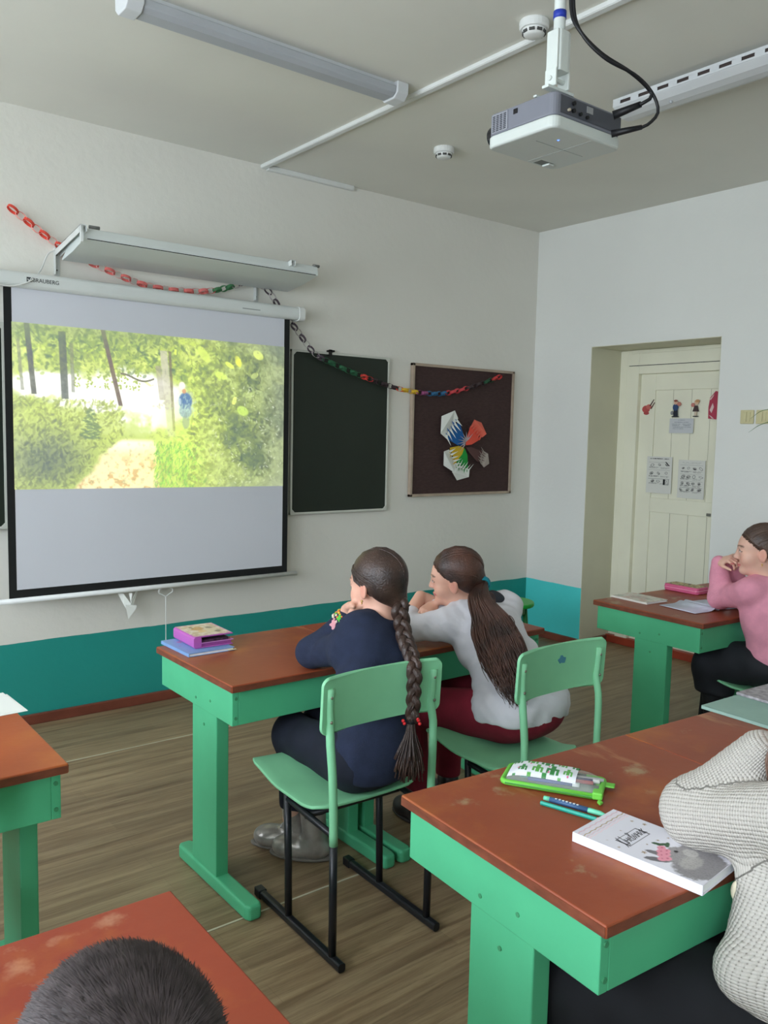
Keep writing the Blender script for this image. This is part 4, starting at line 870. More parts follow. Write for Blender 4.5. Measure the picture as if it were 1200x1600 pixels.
# --- pink and blue books on the braided girl's desk
bb = hardbook('notebook', 'light blue hardback notebook under the pink zipped book case', 'notebook', .176, .225, .012, mat('light_blue_cover', (120, 158, 206), .4, vary=.08, scale=12))
def stars(u, v): 
    img = np.zeros(u.shape+(3,))+L3(124, 160, 208)
    for cx, cy, r, c in ((.25, .25, .06, (176, 110, 170)), (.35, .15, .04, (196, 120, 176)), (.6, .1, .03, (226, 226, 236)), (.8, .2, .025, (230, 230, 240)), (.12, .5, .03, (150, 120, 190))): img = blend(img, 1-sm(np.hypot(u-cx, v-cy), r*.6, r), c)
    return img
grid_panel('cover_picture', pic(60, 50, stars), lambda u, v: (.001+u*.174, .001+v*.223, .0124+0*u), M_attr, bb)
MB().box((.150, -.006, .004), (.180, .002, .0055)).build('bookmark', mat('cream_card', (226, 214, 170), .7), bb)
place(bb, 1.222, 2.622, .7205, 1)
pk = thing('book_case', 'thick pink and lilac book case with a cartoon-coloured lid on the light blue notebook', 'pencil case')
MPk = mat('lilac_pink_vinyl', (178, 92, 172), .35, vary=.05)
w, h, t = .150, .185, .042
MB().prism(rrect(0, 0, .030, t, .010, 4), (0, h), lambda a, b, c: (a, c, b)).build('spine', MPk, pk, bevel=.001)
MB().box((.012, 0, 0), (w, h, .004)).build('back_cover', MPk, pk, bevel=.0015)
MB().box((.012, 0, t-.004), (w, h, t)).build('lid', MPk, pk, bevel=.0015)
MB().box((.014, .004, .004), (w-.006, h-.004, .018)).build('lower_tray', mat('deep_pink_lining', (150, 70, 140), .6), pk)
MB().box((.030, .010, .018), (w-.014, h-.010, .026)).build('contents', mat('dark_contents', (70, 46, 66), .6, vary=.5, scale=70), pk)
def lid(u, v):
    n = fbm(u, v, 12, 33, 3); img = np.zeros(u.shape+(3,))+L3(214, 160, 180)
    img = blend(img, sm(.5-np.maximum(abs(u-.5), abs(v-.5)), .04, .09), (206, 184, 150)); img = blend(img, sm(n, .4, .7), (228, 214, 196))
    for cx, cy, r, c in ((.42, .40, .20, (198, 150, 86)), (.62, .62, .22, (222, 206, 176)), (.40, .62, .12, (226, 190, 130)), (.72, .35, .10, (120, 116, 96)), (.30, .25, .08, (150, 130, 96)), (.78, .72, .08, (110, 100, 84))): img = blend(img, (1-sm(np.hypot(u-cx, v-cy)+.1*(n-.5), r*.7, r))*.8, c)
    return img
grid_panel('lid_picture', pic(80, 70, lid), lambda u, v: (.004+u*(w-.008), .004+v*(h-.008), t+.0005+0*u), M_attr, pk)
MB().tube([(.03, -.001, .018), (w, -.001, .018), (w+.001, h, .018)], .0016, 6).build('zip', mat('lilac_zip', (196, 130, 190), .5), pk)
place(pk, 1.262, 2.668, .7335, -2)
# --- desk by the door
bk = hardbook('booklet', 'white booklet with a faint picture, at the far corner of the desk by the door', 'book', .155, .215, .010, mat('off_white_cover', (224, 222, 212), .5, vary=.02))
def faint(u, v):
    n = fbm(u, v, 7, 51, 4); img = np.zeros(u.shape+(3,))+L3(222, 220, 208); img = blend(img, sm(n, .5, .7)*.6, (206, 160, 140)); img = blend(img, sm(-n, -.45, -.3)*.6, (160, 168, 150)); img = blend(img, (1-sm(np.hypot(u-.5, v-.5), .2, .3))*.35*(n+.4), (170, 120, 110)); return img
grid_panel('cover_picture', pic(60, 44, faint), lambda u, v: (.003+u*.149, .003+v*.209, .0104+0*u), M_attr, bk)
place(bk, 3.400, 2.305, .7205, -4); 
ob = thing('open_notebook', 'open white exercise book under the pink sleeve', 'notebook')
for s, nm in ((0, 'left_page'), (1, 'right_page')):
    b = MB(); vs = []; n = 12
    for j in range(2):
        for i in range(n+1): u = i/n; x = u*.16*(1 if s else -1); z = .004+.012*math.exp(-((u-.12)/.14)**2)*1.0; vs.append((x, j*.205, z if u > 0 else .004))
    b.add(vs, [(i, i+1, n+2+i, n+1+i) for i in range(n)]); o = b.build(nm, mat('ruled_page', (214, 218, 234), .8, vary=.02), ob, smooth=True); m_ = o.modifiers.new('t', 'SOLIDIFY'); m_.thickness = .002
place(ob, 3.565, 2.035, .7205, -8)
pz = thing('pencil_case', 'flat pink zipped pencil case with a golden picture lid on the desk by the door', 'pencil case')
b = MB().prism(rrect(0, 0, .20, .105, .018, 4), (0, .034), lambda a, c, d: (a, c, d)); b.build('body', mat('pink_case_fabric', (206, 92, 132), .55, vary=.05), pz, bevel=.006, seg=3)
b = MB(); ln = rrect(-.001, -.001, .201, .106, .018, 4); b.tube([(x, y, .018) for x, y in ln]+[(ln[0][0], ln[0][1], .018)], .0022, 6).build('zip', mat('pale_pink_zip', (232, 150, 178), .5), pz, smooth=True)
def gold(u, v): n = fbm(u*2, v, 8, 71, 3); img = np.zeros(u.shape+(3,))+L3(190, 168, 110); img = blend(img, sm(n, .5, .65), (110, 84, 62)); img = blend(img, sm(-n, -.38, -.28), (212, 200, 150)); return img
grid_panel('lid_picture', pic(36, 64, gold), lambda u, v: (.008+u*.184, .008+v*.089, .0346+0*u), M_attr, pz)
place(pz, 3.832, 2.505, .7205, -91)
# ------------------------------------------------------------------ on the door and the right wall
DXF = 5.130+.0025
def on_door(name, label, cat, y0, y1, z0, z1, fn, n=90, group=None, alpha=None):
    t = thing(name, label, cat, (DXF-.002, (y0+y1)/2, z0), group=group); asp = (z1-z0)/(y0-y1); H = int(n*asp)
    o = grid_panel('print', pic(H, n, fn), lambda u, v: (DXF-.0030+0*u, y0+(y1-y0)*u, z0+(z1-z0)*v), M_attr_p, t); o.matrix_parent_inverse = t.matrix_basis.inverted()
    loc_build(MB().box((DXF-.0025, y1, z0), (DXF-.0010, y0, z1)), 'sheet', W_, t); return t
def cutout(name, label, shapes, loc, group=None):
    """flat cut-out sticker made of coloured polygons on the door; shapes: [(partname, rgb, polygon(y,z))]"""
    t = thing(name, label, 'sticker', (DXF-.002, loc[0], loc[1]), group=group)
    for k, (nm, c, poly) in enumerate(shapes):
        MB().prism([(loc[0]-a, loc[1]+b) for a, b in poly], (DXF-.0012-.0006*k, DXF-.0002), lambda a, b_, c_: (c_, a, b_)).build(nm, mat('sticker_%d_%d_%d' % c, c, .5), t).matrix_parent_inverse = t.matrix_basis.inverted()
    return t
G = 'paper cut-outs in a row on the door'
ov = lambda cx, cy, rx, ry, n=12: [(cx+rx*math.cos(2*PI*i/n), cy+ry*math.sin(2*PI*i/n)) for i in range(n)]
cutout('door_sticker', 'red cut-out with two dark sticks, leftmost of the row on the door', [('flower', (190, 84, 82), ov(-.015, -.012, .032, .026)), ('flower', (204, 112, 104), ov(.008, .004, .022, .018)), ('flower', (178, 76, 76), ov(-.010, -.040, .022, .012)), ('stick', (80, 52, 46), [(.012, .010), (.045, .056), (.050, .054), (.022, .008)]), ('stick', (96, 70, 60), [(.022, -.008), (.052, .036), (.056, .032), (.030, -.012)])], (3.553, 1.722), G)
cutout('door_sticker', 'cut-out figure in dark blue holding a bouquet, second in the row on the door', [('legs', (36, 38, 54), [(-.018, -.058), (.016, -.058), (.014, -.010), (-.016, -.010)]), ('body', (52, 76, 118), ov(-.003, .004, .022, .024)), ('head', (216, 176, 150), ov(-.002, .036, .014, .015)), ('cap', (140, 62, 54), ov(-.004, .048, .014, .007)), ('bouquet', (198, 130, 116), ov(.024, .026, .015, .014)), ('shadow', (60, 60, 62), ov(-.002, -.060, .030, .005)), ('bag', (150, 150, 150), ov(-.028, -.035, .010, .014))], (3.330, 1.717), G)
cutout('door_sticker', 'cut-out figure in a dark skirt with a pink bouquet, third on the door', [('skirt', (74, 56, 58), [(-.024, -.026), (.024, -.026), (.012, .014), (-.010, .014)]), ('head', (226, 190, 160), ov(.004, .036, .017, .016)), ('hair', (206, 156, 110), ov(.010, .044, .016, .010)), ('bouquet', (200, 128, 118), ov(-.022, .018, .014, .014)), ('shoes', (50, 46, 46), ov(.002, -.058, .022, .004)), ('legs', (214, 196, 176), [(-.008, -.052), (.010, -.052), (.008, -.026), (-.006, -.026)])], (3.180, 1.717), G)
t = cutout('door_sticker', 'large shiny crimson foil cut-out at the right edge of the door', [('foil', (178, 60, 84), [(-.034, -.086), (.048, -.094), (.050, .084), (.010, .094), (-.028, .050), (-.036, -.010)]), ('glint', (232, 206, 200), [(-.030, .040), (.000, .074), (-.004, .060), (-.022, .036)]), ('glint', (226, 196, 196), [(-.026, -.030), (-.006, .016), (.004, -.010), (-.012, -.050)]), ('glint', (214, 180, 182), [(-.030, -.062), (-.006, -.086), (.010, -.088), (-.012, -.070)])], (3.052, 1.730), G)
def sheet_faint(u, v):
    img = np.zeros(u.shape+(3,))+L3(206, 208, 212); n = fbm(u*3, v, 16, 61, 2)
    for z, a, b in ((.12, .35, .65), (.26, .2, .8), (.38, .1, .45), (.38, .55, .9), (.48, .12, .42), (.48, .58, .88), (.60, .15, .9), (.70, .15, .6)): img = blend(img, ((np.abs(v-z) < .022)*(u > a)*(u < b))*(n*1.1), (120, 128, 140))
    return img
on_door('notice', 'small faded bluish notice below the two figure cut-outs on the door', 'notice', 3.372, 3.190, 1.545, 1.645, sheet_faint)
def instr(seed, heavy):
    R = np.random.RandomState(seed)
    def f(u, v):
        img = np.zeros(u.shape+(3,))+L3(222, 222, 216); n = fbm(u*8, v*8, 8, seed, 2)
        V = v*1.25
        def txt(z, a, b, h=.010, d=.8, c=(90, 90, 92)):
            nonlocal img; img = blend(img, ((np.abs(V-z) < h)*(u > a)*(u < b)).astype(float)*sm(n, .30, .5)*d, c)
        if heavy: txt(.07, .12, .88, .014, 1, (20, 20, 22))
        else: txt(.08, .15, .85, .008, .6); txt(.115, .2, .8, .008, .5)
        rows = [(.20, .42), (.46, .72), (.76, .96)] if heavy else [(.17, .42), (.46, .66), (.69, .88), (.90, 1.08)]
        for a, b in rows:
            img = blend(img, (np.abs(V-a) < .006)*(u > .08)*(u < .92)*.6, (110, 110, 112))
            k = 4 if not heavy else 3
            for i in range(k):
                cx = .08+(i+.5)*.84/k+R.randn()*.02; cy = a+(b-a)*(.35+.1*R.rand()); w_ = .05+.04*R.rand(); h_ = .03+.03*R.rand(); an = R.rand()*1.2-.6
                x = (u-cx)*math.cos(an)+(V-cy)*math.sin(an); y = -(u-cx)*math.sin(an)+(V-cy)*math.cos(an)
                d = (x/w_)**2+(y/h_)**2; img = blend(img, ((d < 1)*(d > .35)).astype(float)*.6, (70, 70, 72)); 
                if R.rand() < .6: img = blend(img, (((x/w_/.7)**2+((y-.004)/h_/.5)**2) < 1)*sm(n, .35, .5), (24, 24, 26))
            txt(b-.055, .1, .5); txt(b-.03, .1, .42, d=.6); txt(b-.05, .55, .9, d=.6); txt(b-.02, .55, .85, d=.5)
        if heavy:
            x = (u-.82)*.75+(V-.24)*.66; y = -(u-.82)*.66+(V-.24)*.75; img = blend(img, ((np.abs(x) < .10)*(np.abs(y) < .018)).astype(float), (14, 14, 16))
            img = blend(img, ((np.abs(u-.72) < .035)*(np.abs(V-.86) < .09)).astype(float), (18, 18, 20)); img = blend(img, (((np.abs(u-.78) < .11)*(np.abs(V-.86) < .095)) & ~((np.abs(u-.78) < .10)*(np.abs(V-.86) < .087))).astype(float), (60, 60, 62))
        return img
    return f
on_door('instruction_sheet', 'white instruction sheet with black headline, left of the two on the door', 'notice', 3.535, 3.335, 1.125, 1.380, instr(4, True), 110)
on_door('instruction_sheet', 'white instruction sheet with small pictograms, right of the two on the door', 'notice', 3.285, 3.085, 1.105, 1.365, instr(9, False), 110)
M_sw = mat('aged_cream_plastic', (212, 204, 160), .4, vary=.03)
for (y0, y1, lab) in ((2.588, 2.670, 'cream square light switch on the wall right of the door niche, the left one'), (2.490, 2.573, 'cream light switch at the picture edge, right of the other switch')):
    t = thing('light_switch', lab, 'light switch', (XR, (y0+y1)/2, 1.605))
    loc_build(MB().box((XR-.012, y0, 1.603), (XR-.0002, y1, 1.685)), 'plate', M_sw, t, bevel=.004)
    loc_build(MB().box((XR-.017, (y0+y1)/2-.022, 1.616), (XR-.010, (y0+y1)/2-.001, 1.672)).box((XR-.017, (y0+y1)/2+.001, 1.616), (XR-.010, (y0+y1)/2+.022, 1.672)), 'rocker', M_sw, t, bevel=.002)
# a potted plant on a wall shelf just past the picture edge, one leaf reaching in
pt = thing('potted_plant', 'leafy house plant by the right wall, a narrow green leaf reaching in beside the switches', 'plant', (4.62, 2.10, 1.45))
MB().prism(arc(0, 0, .075, 0, 2*PI, 20)[:-1], (0, .12), lambda a, b, c: (a*(.8+c*1.6), b*(.8+c*1.6), c)).build('pot', mat('terracotta', (150, 84, 58), .7), pt, bevel=.004)
for (dx, dy, dz, L_) in ((-.095, .365, .055, 1), (-.085, .375, -.020, 1), (.03, -.22, .1, 1), (-.15, .02, .16, 1), (.05, .12, .24, 1), (-.10, -.16, .2, 1), (-.03, .285, -.02, 1)):
    P = [Vector((0, 0, .11)), Vector((dx*.4, dy*.4, .11+dz*.5+.08)), Vector((dx*.8, dy*.8, .12+dz+.05)), Vector((dx, dy, .12+dz))]
    MB().tube(catmull(P, .02), [.0012+.011*math.sin(PI*min(1, (i+.5)/len(catmull(P, .02)))) for i in range(len(catmull(P, .02)))], 6, flat=(1.0, .18)).build('leaf', mat('leaf_green', (74, 128, 60), .45, vary=.1), pt, smooth=True)
sf = thing('wall_shelf', 'small white wall shelf under the potted plant', 'shelf', (4.69, 2.1, 1.43)); MB().box((-.16, -.14, 0), (.105, .14, .019)).build('board', M_white, sf, bevel=.002); MB().box((.08, -.1, -.08), (.105, -.08, 0)).box((.08, .08, -.08), (.105, .1, 0)).build('support', M_white, sf)
# ------------------------------------------------------------------ smooth bodies: signed-distance modelling, meshed with surface nets
def A3(v): return np.array(v, dtype=np.float32)
class Sdf:
    def __init__(s): s.p = []; s.post = None
    def cap(s, a, b, ra, rb=None, k=.02, op='+'): s.p.append(('c', A3(a), A3(b), ra, ra if rb is None else rb, k, op)); return s
    def ell(s, c, r, R=None, k=.02, op='+'): s.p.append(('e', A3(c), A3(r), np.eye(3, dtype=np.float32) if R is None else np.array(R, dtype=np.float32), 0, k, op)); return s
    def plane(s, n, d, k=.01): s.p.append(('p', A3(n)/np.linalg.norm(n), d, None, 0, k, '&')); return s     # keep n.x < d
    def chain(s, pts, rs, k=.02):
        for i in range(len(pts)-1): s.cap(pts[i], pts[i+1], rs[i], rs[i+1], k)
        return s
    def ev(s, P):
        d = np.full(len(P), 9.0, np.float32)
        for t, a, b, c, e, k, op in s.p:
            if t == 'c':
                ba = b-a; L2 = float(ba @ ba)+1e-12; pa = P-a; h = np.clip((pa @ ba)/L2, 0, 1)
                q = np.sqrt(((pa-h[:, None]*ba)**2).sum(1))-(c+(e-c)*h)
            elif t == 'e':
                q0 = (P-a) @ c; k0 = np.sqrt(((q0/b)**2).sum(1)); k1 = np.sqrt(((q0/(b*b))**2).sum(1))+1e-9; q = k0*(k0-1)/k1
            else: q = P @ a-b
            if op == '+': h = np.maximum(k-np.abs(d-q), 0)/k; d = np.minimum(d, q)-h*h*k*.25
            elif op == '-': q = -q; h = np.maximum(k-np.abs(d-q), 0)/k; d = np.maximum(d, q)+h*h*k*.25
            else: h = np.maximum(k-np.abs(d-q), 0)/k; d = np.maximum(d, q)+h*h*k*.25
        if s.post: d = s.post(P, d)
        return d
    def bounds(s):
        lo = np.full(3, 9e9); hi = -lo
        for t, a, b, c, e, k, op in s.p:
            if op != '+': continue
            if t == 'c': r = max(c, e); lo = np.minimum(lo, np.minimum(a, b)-r); hi = np.maximum(hi, np.maximum(a, b)+r)
            else: r = float(max(b)); lo = np.minimum(lo, a-r); hi = np.maximum(hi, a+r)
        return lo-.02, hi+.02
def mesh_sdf(s, h, B=8):
    lo, hi = s.bounds(); nb = np.ceil((hi-lo)/(h*B)).astype(int); n = nb*B+1
    cc = np.stack(np.meshgrid(*[(np.arange(m)+.5)*B*h for m in nb], indexing='ij'), -1).reshape(-1, 3).astype(np.float32)+lo.astype(np.float32)
    act = np.where(np.abs(s.ev(cc)) < B*h*.95+.012)[0]
    F = np.full(tuple(n), 1.0, np.float32)
    loc = np.stack(np.meshgrid(*[np.arange(B+1)]*3, indexing='ij'), -1).reshape(-1, 3)
    bi = np.stack(np.unravel_index(act, tuple(nb)), 1)*B
    ids = (bi[:, None, :]+loc[None]).reshape(-1, 3); flat = np.unique(np.ravel_multi_index(ids.T, tuple(n)))
    for c0 in range(0, len(flat), 400000):
        f = flat[c0:c0+400000]; ii = np.stack(np.unravel_index(f, tuple(n)), 1); F.reshape(-1)[f] = s.ev((ii*h+lo).astype(np.float32))
    I = F < 0
    cnt = np.zeros(tuple(n-1), np.int8)
    for dx in (0, 1):
        for dy in (0, 1):
            for dz in (0, 1): cnt += I[dx:n[0]-1+dx, dy:n[1]-1+dy, dz:n[2]-1+dz]
    cell = np.stack(np.nonzero((cnt > 0) & (cnt < 8)), 1)
    vid = np.full(tuple(n-1), -1, np.int32); vid[tuple(cell.T)] = np.arange(len(cell))
    acc = np.zeros((len(cell), 3)); num = np.zeros(len(cell))
    cor = [(x, y, z) for x in (0, 1) for y in (0, 1) for z in (0, 1)]
    for i, a in enumerate(cor):
        for b in cor[i+1:]:
            if sum(abs(p-q) for p, q in zip(a, b)) != 1: continue
            ca = cell+a; cb = cell+b; fa = F[tuple(ca.T)]; fb = F[tuple(cb.T)]; m = (fa < 0) != (fb < 0)
            t = np.where(m, fa/(fa-fb+1e-12), 0); acc += np.where(m[:, None], ca+(cb-ca)*t[:, None], 0); num += m
    V = acc/np.maximum(num, 1)[:, None]*h+lo
    Q = []
    for ax in range(3):
        sl0 = [slice(None)]*3; sl1 = [slice(None)]*3; sl0[ax] = slice(0, -1); sl1[ax] = slice(1, None)
        a = I[tuple(sl0)]; b = I[tuple(sl1)]; e = np.stack(np.nonzero(a != b), 1); inside = a[tuple(e.T)]
        u, w = (ax+1) % 3, (ax+2) % 3; q = []
        ok = (e[:, u] > 0) & (e[:, w] > 0) & (e[:, u] < n[u]-1) & (e[:, w] < n[w]-1); e = e[ok]; inside = inside[ok]
        for du, dw in ((-1, -1), (0, -1), (0, 0), (-1, 0)):
            c = e.copy(); c[:, u] += du; c[:, w] += dw; q.append(vid[tuple(c.T)])
        q = np.stack(q, 1); q[~inside] = q[~inside][:, ::-1]; Q.append(q)
    Q = np.concatenate(Q); Q = Q[(Q >= 0).all(1)]
    return V, Q
def np_mesh(name, V, Q, m, parent, colors=None, uv=None):
    me = bpy.data.meshes.new(name); me.vertices.add(len(V)); me.vertices.foreach_set('co', V.astype(np.float32).ravel())
    me.loops.add(Q.size); me.polygons.add(len(Q)); me.loops.foreach_set('vertex_index', Q.astype(np.int32).ravel())
    me.polygons.foreach_set('loop_start', (np.arange(len(Q))*4).astype(np.int32)); me.polygons.foreach_set('use_smooth', [True]*len(Q)); me.update(calc_edges=True)
    if colors is not None:
        ca = me.color_attributes.new('col', 'FLOAT_COLOR', 'POINT'); ca.data.foreach_set('color', np.concatenate([colors, np.ones((len(V), 1))], 1).astype(np.float32).ravel())
    if uv is not None:
        at = me.attributes.new('limb', 'FLOAT_VECTOR', 'POINT'); at.data.foreach_set('vector', uv.astype(np.float32).ravel())
    me.materials.append(m); o = bpy.data.objects.new(name, me); COL.objects.link(o)
    if parent: o.parent = parent; o.matrix_parent_inverse = parent.matrix_basis.inverted()
    return o
def sdf_obj(s, h, name, m, parent, color=None, uv=None):
    V, Q = mesh_sdf(s, h)
    return np_mesh(name, V, Q, m, parent, None if color is None else color(V), None if uv is None else uv(V))
def folds(P, f=1.0, amp=.003, seed=0.0):
    x, y, z = P[:, 0]*f, P[:, 1]*f, P[:, 2]*f
    a = np.sin(23*x+11*z+2.2*np.sin(17*y+9*z+seed)+seed); b = np.sin(31*z-19*x+2.0*np.sin(21*x+13*y+seed*2)); c = np.sin(57*y+40*z+1.5*np.sin(33*x+seed))
    return amp*(.55*a+.35*b+.2*c)
def frame(fwd, up=(0, 0, 1)):
    """3x3 with columns right, forward, up"""
    f = Vector(fwd).normalized(); r = f.cross(Vector(up)).normalized(); u = r.cross(f); return np.array([list(r), list(f), list(u)]).T
# ------------------------------------------------------------------ head, hand, hair
def head_prims(s, C, R, k=1.0, neck=None, mouth=0.0):
    """C centre between the ears, R columns right/forward/up, k scale; a child's head"""
    C = A3(C); W = lambda x, y, z: C+R @ A3((x, y, z))*k
    E = lambda c, r, kk=.02, op='+': s.ell(W(*c), A3(r)*k, R, kk*k, op)
    E((0, -.014, .034), (.070, .088, .076), .02)
    E((0, .022, -.030), (.055, .062, .070), .03)
    E((0, .038, .020), (.058, .050, .058), .02)
    for q in (-1, 1): E((q*.034, .050, -.036), (.026, .026, .027), .02)
    E((0, .066, -.086), (.020, .018, .016), .022)
    E((0, .030, -.078), (.040, .040, .022), .025)
    s.cap(W(0, .084, .008), W(0, .099, -.028), .006*k, .0085*k, .012*k)
    for q in (-1, 1): s.cap(W(q*.008, .090, -.031), W(q*.009, .086, -.031), .006*k, .005*k, .006*k)
    for q in (-1, 1):
        E((q*.031, .094, .002), (.015, .014, .009), .010, '-')
        E((q*.031, .070, .001), (.0150, .0165, .0125), .004)
        s.cap(W(q*.018, .086, .019), W(q*.046, .073, .018), .0045*k, .004*k, .010*k)
        a = np.array([[math.cos(q*.35), -math.sin(q*.35), 0], [math.sin(q*.35), math.cos(q*.35), 0], [0, 0, 1]])
        s.ell(W(q*.073, -.006, -.012), A3((.0075, .019, .030))*k, R @ a, .006*k)
        s.ell(W(q*.080, -.002, -.008), A3((.005, .011, .019))*k, R @ a, .005*k, '-')
    E((0, .0855, -.0555), (.019, .0085, .0045), .004); E((0, .084, -.064), (.016, .0085, .0052), .004)
    s.cap(W(-.018, .091, -.0597), W(.018, .091, -.0597), .0016*k, .0016*k, .003*k, '-')
    if neck is not None: s.cap(W(0, -.022, -.055), neck, .044*k, .046*k, .025)
    return W
def head_color(C, R, k, skin, V, base):
    """face colours: lips, eyes, brows, flush on cheeks and ears"""
    q = ((V-np.array(C)) @ R)/k; x, y, z = q.T; ax = np.abs(x)
    inh = (z > -.11) & (z < .13) & (ax < .095) & (np.abs(y) < .12)
    def put(m, c, a=1.0):
        m = np.clip(m, 0, 1)*inh*a; base[:] = base*(1-m[:, None])+L3(*c)*m[:, None]
    put(np.exp(-((ax-.036)**2+(z+.034)**2)/.0004)*(y > .02), (226, 140, 122), .35)
    put(np.exp(-((ax-.078)**2/.0003+(z+.012)**2/.0012+(y+.005)**2/.0006)), (218, 128, 112), .5)
    put((1-sm(((x/.020)**2+((z+.060)/.0095)**2), .7, 1.1))*(y > .07), (190, 100, 96), .9)
    put((1-sm((((ax-.031)/.0135)**2+((z-.0005)/.0068)**2), .75, 1.1))*(y > .05), (216, 204, 196), .8)
    put((1-sm((((ax-.030)/.0062)**2+((z-.0005)/.0066)**2), .7, 1.1))*(y > .05), (70, 50, 38), 1)
    put((1-sm(np.abs(z-.0005-.0075*(1-((ax-.031)/.0145)**2)), .0010, .0026))*(np.abs(ax-.031) < .0145)*(y > .05), (44, 30, 26), 1)
    put((1-sm(np.abs(z-.021-.004*(1-((ax-.034)/.018)**2)), .0016, .0040))*(np.abs(ax-.034) < .018)*(y > .05), (84, 60, 46), .85)
    return base
def hand_prims(s, wr, d, n, k=.86, side=1, curls=(.5, .6, .4), spread=.10, thumb=(.7, .3), thumb_n=.35):
    """wr wrist, d direction of the metacarpals, n outward normal of the BACK of the hand; fingers curl away from n.
       side=+1: thumb lies along -(d x n) side for a left hand seen from its back"""
    d = Vector(d).normalized(); n = Vector(n); n = (n-d*n.dot(d)).normalized(); a = d.cross(n)*side; wr = Vector(wr)
    pl = .078*k
    for i, (off, l) in enumerate(((-.026, .94), (-.009, 1.0), (.009, .98), (.025, .90))):
        s.cap(wr+a*(off*.55*k)+d*.008*k, wr+d*(pl*l)+a*(off*k), .0125*k, .0098*k, .014*k)
    s.ell(wr+d*.040*k-n*.003*k, (.036*k, .040*k, .0135*k), np.array([list(a), list(d), list(n)]).T, .012*k)
    LEN = ((.036, .023, .018), (.041, .026, .019), (.038, .025, .018), (.029, .018, .016))
    for i, (off, l) in enumerate(((-.027, .94), (-.009, 1.0), (.009, .98), (.026, .90))):
        p = wr+d*(pl*l)+a*(off*k); dd = (d+a*(off*spread/.026)).normalized(); ang = 0
        r = (.0088 if i < 3 else .0076)*k; ax = None
        for j in range(3):
            ang += curls[j]*(1+.10*(i-1.5)/1.5); v = (dd*math.cos(ang)-n*math.sin(ang)); q = p+v*LEN[i][j]*k
            s.cap(p, q, r*(1.0 if j else 1.08), r*.93, .004*k); p = q; r *= .93
    b = wr+a*(-.024*k)+d*(.018*k)-n*.004*k; v1 = (d*math.cos(thumb[0])-a*math.sin(thumb[0])-n*thumb_n).normalized(); q = b+v1*.040*k
    s.cap(b, q, .0135*k, .0105*k, .014*k); v2 = (d*math.cos(thumb[1])-a*math.sin(thumb[1])-n*(thumb_n+.2)).normalized(); q2 = q+v2*.030*k; s.cap(q, q2, .0100*k, .0092*k, .005*k)
    v3 = (v2-n*.25+a*.1).normalized(); s.cap(q2, q2+v3*.020*k, .0090*k, .0075*k, .004*k)
M_skin = mat('skin', (255, 255, 255), .48, vary=.05, scale=30, attr='col', sss=.12, spec=.35)
SKIN = (222, 172, 150)
def hair_mat(name, c, c2):
    return mat(name, c, .40, col2=c2, scale=14, spec=.5, bump=.25, bscale=160)
